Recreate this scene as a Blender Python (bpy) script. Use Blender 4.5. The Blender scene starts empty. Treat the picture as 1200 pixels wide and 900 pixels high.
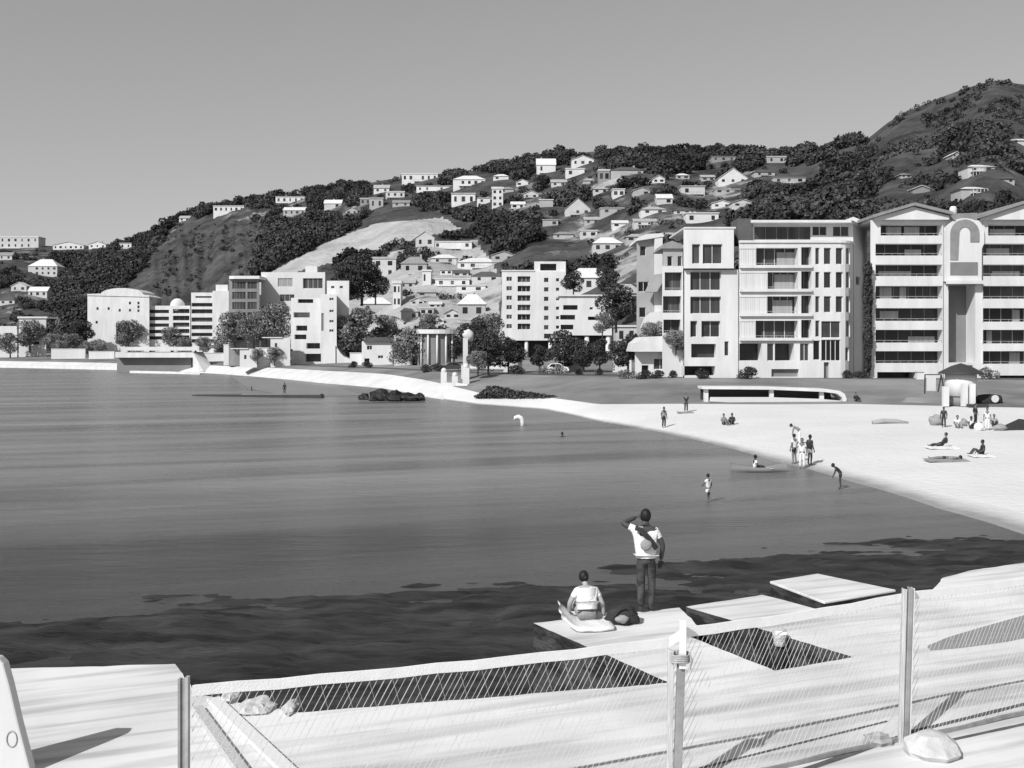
import bpy, bmesh, math, random
import numpy as np
from mathutils import Vector, noise as mnoise
R = math.radians
random.seed(7)
rng = np.random.default_rng(7)
SC = bpy.context.scene
COL = SC.collection

# ------------------------------------------------------------------ camera, sky, sun
CAM_Z = 7.0            # metres above the sea
F = 1200.0             # focal length in photo pixels (photo is 1200 wide)
HOR = 405.0            # row of the horizon
cam_d = bpy.data.cameras.new('camera')
cam_d.sensor_width = 36.0
cam_d.lens = 36.0
cam_d.shift_y = -45.0 / 1200.0
cam_d.clip_start = 0.1
cam_d.clip_end = 6000
cam = bpy.data.objects.new('camera', cam_d)
cam.location = (0, 0, CAM_Z)
cam.rotation_euler = (R(90), 0, 0)
COL.objects.link(cam)
SC.camera = cam

SUN_DIR = Vector((-0.62, -0.78, 0.0)).normalized()
SUN_EL = R(39)
sun_d = bpy.data.lights.new('sun', 'SUN')
sun_d.energy = 4.2
sun_d.angle = R(0.5)
sun_d.color = (1.0, 1.0, 1.0)
sun = bpy.data.objects.new('sun', sun_d)
to_sun = Vector((SUN_DIR.x * math.cos(SUN_EL), SUN_DIR.y * math.cos(SUN_EL), math.sin(SUN_EL)))
sun.rotation_euler = (-to_sun).to_track_quat('-Z', 'Y').to_euler()
sun.location = (0, 0, 80)
COL.objects.link(sun)

W = bpy.data.worlds.new('World')
SC.world = W
W.use_nodes = True
nt = W.node_tree
nt.nodes.clear()
sky = nt.nodes.new('ShaderNodeTexSky')
sky.sky_type = 'NISHITA'
sky.sun_disc = False
sky.sun_elevation = SUN_EL
sky.sun_rotation = math.atan2(SUN_DIR.x, SUN_DIR.y)
sky.air_density = 1.0
sky.dust_density = 0.6
bw = nt.nodes.new('ShaderNodeRGBToBW')
bg = nt.nodes.new('ShaderNodeBackground')
bg.inputs['Strength'].default_value = 0.115
wo = nt.nodes.new('ShaderNodeOutputWorld')
pw = nt.nodes.new('ShaderNodeMath'); pw.operation = 'POWER'; pw.inputs[1].default_value = 0.62
ml = nt.nodes.new('ShaderNodeMath'); ml.operation = 'MULTIPLY'; ml.inputs[1].default_value = 1.5
nt.links.new(sky.outputs[0], bw.inputs[0])
nt.links.new(bw.outputs[0], pw.inputs[0])
nt.links.new(pw.outputs[0], ml.inputs[0])
nt.links.new(ml.outputs[0], bg.inputs['Color'])
nt.links.new(bg.outputs[0], wo.inputs[0])

SC.view_settings.view_transform = 'Standard'
SC.view_settings.look = 'None'
SC.view_settings.gamma = 1.0
SC.view_settings.use_curve_mapping = False
SC.view_settings.exposure = 0.15
SC.cycles.max_bounces = 6
SC.cycles.diffuse_bounces = 3
SC.cycles.glossy_bounces = 2

# ------------------------------------------------------------------ materials (the photo is monochrome)
def mat(name, v, rough=0.8, amt=0.12, scale=1.5, bump=0.0, bscale=20.0, stretch=(1, 1, 1), spec=0.3, v2=None, lo=0.42, hi=0.58, detail=5):
    m = bpy.data.materials.new(name)
    m.use_nodes = True
    t = m.node_tree
    b = t.nodes['Principled BSDF']
    b.inputs['Roughness'].default_value = rough
    b.inputs['Specular IOR Level'].default_value = spec
    tc = t.nodes.new('ShaderNodeTexCoord')
    mp = t.nodes.new('ShaderNodeMapping')
    mp.inputs['Scale'].default_value = stretch
    t.links.new(tc.outputs['Object'], mp.inputs[0])
    n = t.nodes.new('ShaderNodeTexNoise')
    n.inputs['Scale'].default_value = scale
    n.inputs['Detail'].default_value = detail
    n.inputs['Roughness'].default_value = 0.6
    t.links.new(mp.outputs[0], n.inputs['Vector'])
    r = t.nodes.new('ShaderNodeValToRGB')
    a, c = (v * (1 - amt), v * (1 + amt)) if v2 is None else (v, v2)
    r.color_ramp.elements[0].position = lo if v2 is not None else 0.25
    r.color_ramp.elements[1].position = hi if v2 is not None else 0.75
    r.color_ramp.elements[0].color = (a, a, a, 1)
    c = min(c, 0.92)
    r.color_ramp.elements[1].color = (c, c, c, 1)
    t.links.new(n.outputs[0], r.inputs[0])
    t.links.new(r.outputs[0], b.inputs['Base Color'])
    if bump:
        n2 = t.nodes.new('ShaderNodeTexNoise')
        n2.inputs['Scale'].default_value = bscale
        n2.inputs['Detail'].default_value = 6
        t.links.new(mp.outputs[0], n2.inputs['Vector'])
        bp = t.nodes.new('ShaderNodeBump')
        bp.inputs['Strength'].default_value = bump
        bp.inputs['Distance'].default_value = 0.05
        t.links.new(n2.outputs[0], bp.inputs['Height'])
        t.links.new(bp.outputs[0], b.inputs['Normal'])
    return m

M = {}
M['white'] = mat('white_render', 0.62, 0.75, 0.15, 0.5, 0.15, 6, stretch=(1, 1, 0.25))
M['pale'] = mat('pale_render', 0.58, 0.8, 0.10, 0.4, 0.15, 6, stretch=(1, 1, 0.3))
M['grey'] = mat('grey_render', 0.33, 0.8, 0.15, 0.4, 0.2, 6)
M['mid'] = mat('mid_grey_panel', 0.2, 0.7, 0.15, 0.5)
M['dark'] = mat('dark_metal', 0.045, 0.5, 0.2, 0.8)
M['roof_pale'] = mat('pale_roof', 0.6, 0.7, 0.12, 0.8, 0.2, 12)
M['roof_grey'] = mat('grey_roof', 0.24, 0.7, 0.2, 0.8, 0.3, 12)
M['roof_dark'] = mat('dark_roof', 0.09, 0.7, 0.25, 0.8, 0.3, 12)
M['glass'] = mat('window_glass', 0.02, 0.28, 0.6, 0.35, spec=0.35)
M['glass2'] = mat('curtained_glass', 0.05, 0.35, 0.7, 0.9, spec=0.35, stretch=(1, 1, 0.05))
M['curtain'] = mat('curtain_cloth', 0.3, 0.9, 0.25, 3.0, stretch=(1, 1, 0.03))
M['frame'] = mat('window_frame', 0.6, 0.5, 0.05, 1)
M['louvre'] = mat('louvre_panel', 0.62, 0.6, 0.12, 2.0, stretch=(1, 1, 0.03))
M['sand'] = mat('beach_sand', 0.64, 0.95, 0.09, 0.12, 0.9, 2.2)
M['lawn'] = mat('mown_lawn', 0.13, 0.95, v2=0.25, scale=0.09, lo=0.35, hi=0.62, bump=0.6, bscale=4)
M['road'] = mat('asphalt', 0.09, 0.9, 0.15, 0.3)
M['flat'] = mat('town_ground', 0.13, 0.95, v2=0.28, scale=0.06, lo=0.35, hi=0.65)
M['bark'] = mat('tree_bark', 0.09, 0.95, 0.3, 3.0, 0.5, 8)
M['steel'] = mat('galvanised_steel', 0.36, 0.5, 0.25, 6.0)
M['steel_dark'] = mat('weathered_steel', 0.26, 0.6, 0.3, 6.0)
M['timber'] = mat('bleached_timber', 0.52, 0.85, 0.3, 5.0, 0.4, 30, stretch=(6, 6, 0.3))
M['timber_pale'] = mat('painted_timber', 0.72, 0.8, 0.12, 5.0, 0.3, 30, stretch=(6, 6, 0.3))
M['band'] = mat('woven_band', 0.82, 0.8, 0.07, 6.0, 0.2, 60)
M['strip_dark'] = mat('dark_strip', 0.1, 0.9, .3, 6)
M['strand'] = mat('net_strand', 0.6, 0.9, 0.2, 2.5)
M['rope'] = mat('rope', 0.35, 0.9, 0.2, 20)
M['boulder'] = mat('pale_boulder', 0.5, 0.95, 0.14, 4.0, 0.6, 9)
M['rock'] = mat('dark_wet_rock', 0.012, 0.6, v2=0.05, scale=0.8, bump=1.0, bscale=6, stretch=(.4, 2.0, 1), lo=.38, hi=.66)
M['hair'] = mat('dark_hair', 0.012, 0.6, 0.3, 30)
M['skin'] = mat('skin_mid', 0.16, 0.6, 0.1, 10)
M['skin_light'] = mat('skin_light', 0.36, 0.6, 0.06, 10)
M['skin_dark'] = mat('skin_deep', 0.06, 0.6, 0.1, 10)
M['shirt_white'] = mat('white_cotton', 0.74, 0.9, 0.05, 8, 0.5, 25)
M['cloth_grey'] = mat('grey_cotton', 0.28, 0.9, 0.12, 8, 0.4, 25)
M['cloth_dark'] = mat('dark_cotton', 0.03, 0.9, 0.3, 8, 0.5, 25)
M['denim'] = mat('dark_trouser_cloth', 0.03, 0.9, v2=0.075, scale=5, bump=0.5, bscale=25)
M['canvas'] = mat('dark_canvas', 0.035, 0.9, 0.3, 5, 0.3, 20)
M['tyre'] = mat('tyre_rubber', 0.02, 0.9, 0.1, 5)
M['paint_white'] = mat('car_paint_pale', 0.7, 0.3, 0.03, 1, spec=0.5)
M['paint_dark'] = mat('car_paint_dark', 0.05, 0.3, 0.05, 1, spec=0.5)
def leaf_mat(name, a, b, scale):
    m = mat(name, a, 0.8, v2=b, scale=scale, lo=0.35, hi=0.68, spec=0.15)
    t = m.node_tree; bs = t.nodes['Principled BSDF']
    src = bs.inputs['Base Color'].links[0].from_socket
    ge = t.nodes.new('ShaderNodeNewGeometry')
    mr = t.nodes.new('ShaderNodeMapRange'); mr.inputs['To Min'].default_value = 0.55; mr.inputs['To Max'].default_value = 1.55
    t.links.new(ge.outputs['Random Per Island'], mr.inputs[0])
    mx = t.nodes.new('ShaderNodeMix'); mx.data_type = 'RGBA'; mx.blend_type = 'MULTIPLY'; mx.inputs['Factor'].default_value = 1
    t.links.new(src, mx.inputs[6]); t.links.new(mr.outputs[0], mx.inputs[7]); t.links.new(mx.outputs[2], bs.inputs['Base Color'])
    return m
M['leafA'] = leaf_mat('foliage_dark', 0.03, 0.075, 0.8)
M['leafB'] = leaf_mat('foliage_mid', 0.11, 0.23, 0.8)
M['leafC'] = leaf_mat('hill_bush_leaves', 0.022, 0.085, 0.03)

# hillside ground: dry grass showing pale where the 'dry' attribute says so
def hill_material():
    m = bpy.data.materials.new('hillside_grass_and_scrub')
    m.use_nodes = True
    t = m.node_tree
    b = t.nodes['Principled BSDF']
    b.inputs['Roughness'].default_value = 0.95
    b.inputs['Specular IOR Level'].default_value = 0.1
    tc = t.nodes.new('ShaderNodeTexCoord')
    n = t.nodes.new('ShaderNodeTexNoise'); n.inputs['Scale'].default_value = 0.06; n.inputs['Detail'].default_value = 12
    n.inputs['Roughness'].default_value = 0.75
    t.links.new(tc.outputs['Object'], n.inputs['Vector'])
    r = t.nodes.new('ShaderNodeValToRGB')
    e = r.color_ramp.elements
    e[0].position = 0.36; e[0].color = (0.025, 0.025, 0.025, 1)
    e[1].position = 0.62; e[1].color = (0.095, 0.095, 0.095, 1)
    t.links.new(n.outputs[0], r.inputs[0])
    r2 = t.nodes.new('ShaderNodeValToRGB')
    e = r2.color_ramp.elements
    e[0].position = 0.3; e[0].color = (0.24, 0.24, 0.24, 1)
    e[1].position = 0.7; e[1].color = (0.46, 0.46, 0.46, 1)
    t.links.new(n.outputs[0], r2.inputs[0])
    at = t.nodes.new('ShaderNodeAttribute'); at.attribute_name = 'dry'
    mx = t.nodes.new('ShaderNodeMix'); mx.data_type = 'RGBA'
    np_ = t.nodes.new('ShaderNodeTexNoise'); np_.inputs['Scale'].default_value = 0.05; np_.inputs['Detail'].default_value = 7; np_.inputs['Roughness'].default_value = 0.7
    t.links.new(tc.outputs['Object'], np_.inputs['Vector'])
    # patchy: dry grass and bare banks come through where the noise plus the dryness is high
    ad = t.nodes.new('ShaderNodeMath'); ad.operation = 'ADD'
    t.links.new(at.outputs['Fac'], ad.inputs[0]); t.links.new(np_.outputs[0], ad.inputs[1])
    ss = t.nodes.new('ShaderNodeMapRange'); ss.interpolation_type = 'SMOOTHSTEP'
    ss.inputs['From Min'].default_value = 0.86; ss.inputs['From Max'].default_value = 1.04
    t.links.new(ad.outputs[0], ss.inputs[0])
    t.links.new(ss.outputs[0], mx.inputs['Factor'])
    t.links.new(r.outputs[0], mx.inputs[6]); t.links.new(r2.outputs[0], mx.inputs[7])
    t.links.new(mx.outputs[2], b.inputs['Base Color'])
    nb = t.nodes.new('ShaderNodeTexNoise'); nb.inputs['Scale'].default_value = 0.35; nb.inputs['Detail'].default_value = 8
    t.links.new(tc.outputs['Object'], nb.inputs['Vector'])
    bp = t.nodes.new('ShaderNodeBump'); bp.inputs['Strength'].default_value = 0.9; bp.inputs['Distance'].default_value = 1.2
    t.links.new(nb.outputs[0], bp.inputs['Height']); t.links.new(bp.outputs[0], b.inputs['Normal'])
    return m
M['hill'] = hill_material()

def water_material():
    m = bpy.data.materials.new('bay_water')
    m.use_nodes = True
    t = m.node_tree
    b = t.nodes['Principled BSDF']
    b.inputs['IOR'].default_value = 1.33
    b.inputs['Specular IOR Level'].default_value = 0.5
    tc = t.nodes.new('ShaderNodeTexCoord')
    mp = t.nodes.new('ShaderNodeMapping')
    mp.vector_type = 'TEXTURE'
    mp.inputs['Rotation'].default_value = (0, 0, R(19))
    mp.inputs['Scale'].default_value = (55, 6.5, 1)
    t.links.new(tc.outputs['Object'], mp.inputs[0])
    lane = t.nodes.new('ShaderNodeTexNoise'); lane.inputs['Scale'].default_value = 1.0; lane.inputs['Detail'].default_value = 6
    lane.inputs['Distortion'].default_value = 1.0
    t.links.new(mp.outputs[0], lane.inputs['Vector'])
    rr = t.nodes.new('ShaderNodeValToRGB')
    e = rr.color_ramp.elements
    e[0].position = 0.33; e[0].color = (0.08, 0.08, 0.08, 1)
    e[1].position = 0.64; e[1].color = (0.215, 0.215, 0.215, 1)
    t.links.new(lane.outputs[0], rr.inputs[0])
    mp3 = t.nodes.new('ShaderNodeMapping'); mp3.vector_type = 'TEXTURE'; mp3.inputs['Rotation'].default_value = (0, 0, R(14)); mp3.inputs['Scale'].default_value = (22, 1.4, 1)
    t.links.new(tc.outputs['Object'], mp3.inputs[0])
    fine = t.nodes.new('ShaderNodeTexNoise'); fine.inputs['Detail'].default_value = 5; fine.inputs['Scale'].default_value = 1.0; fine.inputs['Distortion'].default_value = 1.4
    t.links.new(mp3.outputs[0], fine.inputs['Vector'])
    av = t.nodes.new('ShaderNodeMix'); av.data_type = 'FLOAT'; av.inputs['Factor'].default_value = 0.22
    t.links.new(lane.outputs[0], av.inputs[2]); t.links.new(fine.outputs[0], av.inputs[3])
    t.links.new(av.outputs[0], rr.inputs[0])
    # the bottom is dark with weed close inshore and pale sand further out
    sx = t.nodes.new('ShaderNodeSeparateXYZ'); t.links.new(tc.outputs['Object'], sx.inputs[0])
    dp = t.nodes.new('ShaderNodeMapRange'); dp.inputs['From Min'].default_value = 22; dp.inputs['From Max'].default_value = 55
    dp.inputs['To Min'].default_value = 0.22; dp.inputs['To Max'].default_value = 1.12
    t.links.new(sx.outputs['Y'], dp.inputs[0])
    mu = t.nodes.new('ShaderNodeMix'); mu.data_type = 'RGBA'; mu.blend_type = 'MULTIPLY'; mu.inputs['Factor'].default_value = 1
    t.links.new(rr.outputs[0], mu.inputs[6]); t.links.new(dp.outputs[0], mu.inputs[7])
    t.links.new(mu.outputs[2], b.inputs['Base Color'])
    rg = t.nodes.new('ShaderNodeMapRange')
    rg.inputs['From Min'].default_value = 0.35; rg.inputs['From Max'].default_value = 0.65
    rg.inputs['To Min'].default_value = 0.22; rg.inputs['To Max'].default_value = 0.34
    t.links.new(lane.outputs[0], rg.inputs[0])
    t.links.new(rg.outputs[0], b.inputs['Roughness'])
    mp2 = t.nodes.new('ShaderNodeMapping'); mp2.inputs['Scale'].default_value = (0.35, 1.3, 1)
    mp2.inputs['Rotation'].default_value = (0, 0, R(10))
    t.links.new(tc.outputs['Object'], mp2.inputs[0])
    wv = t.nodes.new('ShaderNodeTexNoise'); wv.inputs['Scale'].default_value = 1.2; wv.inputs['Detail'].default_value = 9; wv.inputs['Roughness'].default_value = 0.62
    t.links.new(mp2.outputs[0], wv.inputs['Vector'])
    bp = t.nodes.new('ShaderNodeBump'); bp.inputs['Distance'].default_value = 0.3; bp.inputs['Strength'].default_value = 0.8
    t.links.new(wv.outputs[0], bp.inputs['Height'])
    t.links.new(bp.outputs[0], b.inputs['Normal'])
    return m
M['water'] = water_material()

def glass_vary(m):
    t = m.node_tree; b = t.nodes['Principled BSDF']
    src = b.inputs['Base Color'].links[0].from_socket
    oi = t.nodes.new('ShaderNodeObjectInfo')
    mr = t.nodes.new('ShaderNodeMapRange'); mr.inputs['To Min'].default_value = 0.4; mr.inputs['To Max'].default_value = 3.2
    t.links.new(oi.outputs['Random'], mr.inputs[0])
    mx = t.nodes.new('ShaderNodeMix'); mx.data_type = 'RGBA'; mx.blend_type = 'MULTIPLY'; mx.inputs['Factor'].default_value = 1
    t.links.new(src, mx.inputs[6]); t.links.new(mr.outputs[0], mx.inputs[7]); t.links.new(mx.outputs[2], b.inputs['Base Color'])
glass_vary(M['glass'])
def sand_wet(m):
    t = m.node_tree; b = t.nodes['Principled BSDF']
    src = b.inputs['Base Color'].links[0].from_socket
    at = t.nodes.new('ShaderNodeAttribute'); at.attribute_name = 'wet'
    n = t.nodes.new('ShaderNodeTexNoise'); n.inputs['Scale'].default_value = 0.5; n.inputs['Detail'].default_value = 6
    tc = t.nodes.new('ShaderNodeTexCoord'); t.links.new(tc.outputs['Object'], n.inputs['Vector'])
    ad = t.nodes.new('ShaderNodeMath'); ad.operation = 'MULTIPLY_ADD'; ad.inputs[1].default_value = 1.4; ad.inputs[2].default_value = -0.55
    t.links.new(n.outputs[0], ad.inputs[0])
    a2 = t.nodes.new('ShaderNodeMath'); a2.operation = 'ADD'; a2.use_clamp = True
    t.links.new(at.outputs['Fac'], a2.inputs[0])
    m3 = t.nodes.new('ShaderNodeMath'); m3.operation = 'MULTIPLY'; t.links.new(ad.outputs[0], m3.inputs[0]); t.links.new(at.outputs['Fac'], m3.inputs[1])
    t.links.new(m3.outputs[0], a2.inputs[1])
    mr = t.nodes.new('ShaderNodeMapRange'); mr.inputs['To Min'].default_value = 1.0; mr.inputs['To Max'].default_value = 0.42
    t.links.new(a2.outputs[0], mr.inputs[0])
    mx = t.nodes.new('ShaderNodeMix'); mx.data_type = 'RGBA'; mx.blend_type = 'MULTIPLY'; mx.inputs['Factor'].default_value = 1
    t.links.new(src, mx.inputs[6]); t.links.new(mr.outputs[0], mx.inputs[7]); t.links.new(mx.outputs[2], b.inputs['Base Color'])
sand_wet(M['sand'])
for n_ in M['sand'].node_tree.nodes:
    if n_.type == 'BUMP': n_.inputs['Distance'].default_value = 0.09
M['house_a'] = mat('weatherboard_white', 0.62, 0.8, 0.12, 0.3); M['house_b'] = mat('weatherboard_cream', 0.5, 0.8, 0.12, 0.3)
M['house_c'] = mat('weatherboard_mid', 0.38, 0.8, 0.15, 0.3); M['house_d'] = mat('weatherboard_grey', 0.26, 0.8, 0.15, 0.3)
M['roof_mid'] = mat('worn_iron_roof', 0.36, 0.7, 0.2, 0.5, 0.3, 8)
def deck_material():
    m = bpy.data.materials.new('promenade_concrete')
    m.use_nodes = True
    t = m.node_tree
    b = t.nodes['Principled BSDF']; b.inputs['Roughness'].default_value = 0.9
    tc = t.nodes.new('ShaderNodeTexCoord')
    mp = t.nodes.new('ShaderNodeMapping'); mp.vector_type = 'TEXTURE'; mp.inputs['Rotation'].default_value = (0, 0, R(22)); mp.inputs['Scale'].default_value = (4.5, 0.35, 1)
    t.links.new(tc.outputs['Object'], mp.inputs[0])
    n = t.nodes.new('ShaderNodeTexNoise'); n.inputs['Scale'].default_value = 1.4; n.inputs['Detail'].default_value = 7; n.inputs['Distortion'].default_value = 0.4
    t.links.new(mp.outputs[0], n.inputs['Vector'])
    r = t.nodes.new('ShaderNodeValToRGB'); e = r.color_ramp.elements
    e[0].position = 0.3; e[0].color = (0.46, 0.46, 0.46, 1)
    e[1].position = 0.55; e[1].color = (0.72, 0.72, 0.72, 1)
    t.links.new(n.outputs[0], r.inputs[0])
    n2 = t.nodes.new('ShaderNodeTexNoise'); n2.inputs['Scale'].default_value = 0.5; n2.inputs['Detail'].default_value = 8
    t.links.new(tc.outputs['Object'], n2.inputs['Vector'])
    r2 = t.nodes.new('ShaderNodeValToRGB'); e = r2.color_ramp.elements
    e[0].position = 0.3; e[0].color = (0.78, 0.78, 0.78, 1)
    e[1].position = 0.6; e[1].color = (1, 1, 1, 1)
    t.links.new(n2.outputs[0], r2.inputs[0])
    mx = t.nodes.new('ShaderNodeMix'); mx.data_type = 'RGBA'; mx.blend_type = 'MULTIPLY'; mx.inputs['Factor'].default_value = 1
    t.links.new(r.outputs[0], mx.inputs[6]); t.links.new(r2.outputs[0], mx.inputs[7])
    t.links.new(mx.outputs[2], b.inputs['Base Color'])
    n3 = t.nodes.new('ShaderNodeTexNoise'); n3.inputs['Scale'].default_value = 40
    t.links.new(tc.outputs['Object'], n3.inputs['Vector'])
    bp = t.nodes.new('ShaderNodeBump'); bp.inputs['Strength'].default_value = 0.25; bp.inputs['Distance'].default_value = 0.01
    t.links.new(n3.outputs[0], bp.inputs['Height']); t.links.new(bp.outputs[0], b.inputs['Normal'])
    return m
M['deck'] = deck_material()
M['deck_patch'] = mat('grey_concrete', 0.26, 0.9, 0.15, 2.0, 0.2, 30, stretch=(0.4, 3, 1))
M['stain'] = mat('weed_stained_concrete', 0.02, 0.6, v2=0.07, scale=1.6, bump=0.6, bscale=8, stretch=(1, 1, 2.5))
M['seawall'] = mat('seawall_concrete', 0.6, 0.9, 0.18, 0.25, 0.3, 4, stretch=(1, 1, 1))

# ------------------------------------------------------------------ projection helpers (photo pixel -> place)
def PX(px, Y): return (px - 600.0) / F * Y
def PZ(py, Y): return CAM_Z - (py - HOR) / F * Y
def on_plane(px, py, z):
    Y = (CAM_Z - z) * F / (py - HOR)
    return Vector((PX(px, Y), Y, z))

# ------------------------------------------------------------------ object helpers
ORG = {}
def world_org(o):
    v = Vector((0, 0, 0))
    while o is not None:
        v = v + o.location
        o = o.parent
    return v
def tag(o, label=None, cat=None, group=None, kind=None):
    if label: o['label'] = label
    if cat: o['category'] = cat
    if group: o['group'] = group
    if kind: o['kind'] = kind
    return o
def thing(name, label, cat, loc, group=None):
    o = bpy.data.objects.new(name, None)
    o.empty_display_size = 0.2
    COL.objects.link(o)
    o.location = loc
    return tag(o, label, cat, group)
class MB:
    def __init__(s): s.v = []; s.f = []
    def add(s, vs, fs):
        k = len(s.v)
        s.v += [tuple(p) for p in vs]
        s.f += [tuple(i + k for i in f) for f in fs]
        return s
    def quad(s, a, b, c, d): return s.add([a, b, c, d], [(0, 1, 2, 3)])
    def hexa(s, b4, t4):
        return s.add(list(b4) + list(t4), [(3, 2, 1, 0), (4, 5, 6, 7), (0, 1, 5, 4), (1, 2, 6, 5), (2, 3, 7, 6), (3, 0, 4, 7)])
    def box(s, x0, x1, y0, y1, z0, z1):
        return s.hexa([(x0, y0, z0), (x1, y0, z0), (x1, y1, z0), (x0, y1, z0)], [(x0, y0, z1), (x1, y0, z1), (x1, y1, z1), (x0, y1, z1)])
    def bar(s, p, q, w, h, up=(0, 0, 1)):
        p = Vector(p); q = Vector(q); d = (q - p).normalized(); u = Vector(up)
        sd = d.cross(u)
        if sd.length < 1e-4: sd = d.cross(Vector((1, 0, 0)))
        sd.normalize(); u = sd.cross(d)
        c = [(-w / 2, -h / 2), (w / 2, -h / 2), (w / 2, h / 2), (-w / 2, h / 2)]
        return s.hexa([p + sd * a + u * b for a, b in c], [q + sd * a + u * b for a, b in c])
    def prism(s, pts, z0, z1):
        n = len(pts)
        s.add([(p[0], p[1], z0) for p in pts] + [(p[0], p[1], z1) for p in pts],
              [tuple(range(n - 1, -1, -1)), tuple(range(n, 2 * n))] + [(i, (i + 1) % n, n + (i + 1) % n, n + i) for i in range(n)])
        return s
    def tube(s, pts, rads, n=8, cap=True):
        pts = [Vector(p) for p in pts]
        vs = []; fs = []
        for i, p in enumerate(pts):
            d = (pts[min(i + 1, len(pts) - 1)] - pts[max(i - 1, 0)]).normalized()
            a = d.cross(Vector((0.13, 0.21, 1.0)))
            if a.length < 1e-3: a = d.cross(Vector((1, 0, 0)))
            a.normalize(); b = d.cross(a)
            for k in range(n):
                t = 2 * math.pi * k / n
                vs.append(p + (a * math.cos(t) + b * math.sin(t)) * rads[i])
        for i in range(len(pts) - 1):
            for k in range(n):
                fs.append((i * n + k, i * n + (k + 1) % n, (i + 1) * n + (k + 1) % n, (i + 1) * n + k))
        if cap:
            fs.append(tuple(range(n - 1, -1, -1)))
            fs.append(tuple(range((len(pts) - 1) * n, len(pts) * n)))
        return s.add(vs, fs)
    def lathe(s, prof, c, n=20):
        vs = []; fs = []
        for r, z in prof:
            for k in range(n):
                t = 2 * math.pi * k / n
                vs.append((c[0] + r * math.cos(t), c[1] + r * math.sin(t), c[2] + z))
        for i in range(len(prof) - 1):
            for k in range(n):
                fs.append((i * n + k, i * n + (k + 1) % n, (i + 1) * n + (k + 1) % n, (i + 1) * n + k))
        fs.append(tuple(range(n - 1, -1, -1))); fs.append(tuple(range((len(prof) - 1) * n, len(prof) * n)))
        return s.add(vs, fs)
    def ball(s, c, r, nu=12, nv=8, jag=0.0, seed=0):
        c = Vector(c); vs = []; fs = []
        for i in range(nv + 1):
            ph = math.pi * i / nv
            for k in range(nu):
                t = 2 * math.pi * k / nu
                d = Vector((math.sin(ph) * math.cos(t), math.sin(ph) * math.sin(t), math.cos(ph)))
                q = 1.0
                if jag: q += jag * mnoise.noise(d * 1.7 + Vector((seed * 3.1, seed, 0)))
                vs.append((c.x + d.x * r[0] * q, c.y + d.y * r[1] * q, c.z + d.z * r[2] * q))
        for i in range(nv):
            for k in range(nu):
                fs.append((i * nu + k, (i + 1) * nu + k, (i + 1) * nu + (k + 1) % nu, i * nu + (k + 1) % nu))
        return s.add(vs, fs)
    def build(s, name, m, parent=None, smooth=False, org=None, bevel=0.0):
        if parent is not None: o0 = world_org(parent)
        elif org is not None: o0 = Vector(org)
        else: o0 = Vector((0, 0, 0))
        me = bpy.data.meshes.new(name)
        me.from_pydata([(x - o0.x, y - o0.y, z - o0.z) for x, y, z in s.v], [], s.f)
        me.materials.append(M[m] if isinstance(m, str) else m)
        if smooth:
            me.polygons.foreach_set('use_smooth', [True] * len(me.polygons))
        me.validate()
        o = bpy.data.objects.new(name, me)
        COL.objects.link(o)
        if parent is not None: o.parent = parent
        elif org is not None: o.location = o0
        if bevel:
            b = o.modifiers.new('bevel', 'BEVEL'); b.width = bevel; b.segments = 2; b.limit_method = 'ANGLE'
        return o
def base_of(mb):
    a = np.array(mb.v)
    return ((a[:, 0].min() + a[:, 0].max()) / 2, (a[:, 1].min() + a[:, 1].max()) / 2, a[:, 2].min())
def single(mb, name, m, label, cat, group=None, smooth=False, bevel=0.0, kind=None):
    return tag(mb.build(name, m, None, smooth, base_of(mb), bevel), label, cat, group, kind)
def struct(mb, name, m, smooth=False):
    return tag(mb.build(name, m, None, smooth), kind='structure')
def copy_tree(o, loc, rz=0, sc=1.0):
    c = o.copy(); COL.objects.link(c); c.location = loc; c.rotation_euler = (0, 0, rz); c.scale = (sc, sc, sc) if not isinstance(sc, tuple) else sc
    for ch in list(o.children):
        d = ch.copy(); COL.objects.link(d); d.parent = c
        for g in list(ch.children):
            e = g.copy(); COL.objects.link(e); e.parent = d
    return c
# ------------------------------------------------------------------ the lie of the land
TX = np.array([-400, 0, 150, 240, 380, 450, 500, 530, 560, 640, 700, 800, 900, 1000, 1100, 1200, 1350, 1700], float)
SHORE = np.array([455, 336, 292, 262, 190, 168, 140, 130, 122, 112, 95, 78.5, 63, 52.5, 44, 38, 31, 20])
SANDT = np.array([466, 345, 301, 271, 204, 181, 153, 141, 131, 119, 105, 102, 101, 101, 97, 94, 90, 85])
SANDZ = np.array([1.8, 1.8, 1.8, 1.8, 2.0, 2.0, 1.8, 1.4, 1.0, 1.0, 1.0, 1.2, 1.2, 1.25, 1.3, 1.3, 1.3, 1.3])
LAWNT = np.array([480, 358, 314, 284, 217, 195, 172, 162, 153, 141, 133, 127, 125, 124, 122, 119, 114, 105])
LAWNZ = np.array([2.4, 2.4, 2.4, 2.4, 2.5, 2.6, 2.7, 2.8, 2.8, 2.9, 3.0, 3.0, 3.0, 3.0, 3.0, 3.0, 3.0, 3.0])
FOOT = np.array([560, 440, 415, 400, 300, 280, 265, 260, 258, 255, 235, 200, 185, 180, 176, 172, 168, 160])
RX = np.array([-400, -100, 0, 20, 50, 100, 150, 170, 190, 215, 240, 280, 330, 370, 400, 420, 450, 520, 560, 600, 640, 700, 820, 880, 930, 950, 985, 1005, 1015, 1040, 1060, 1100, 1130, 1150, 1165, 1185, 1200, 1300, 1700], float)
RY = np.array([300, 290, 284, 286, 288, 289, 287, 278, 268, 254, 245, 239, 231, 224, 216, 217, 211, 203, 200, 195, 184, 177, 177, 180, 182, 176, 161, 162, 164, 144, 132, 115, 104, 98, 95, 97, 99, 130, 200], float)
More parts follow.
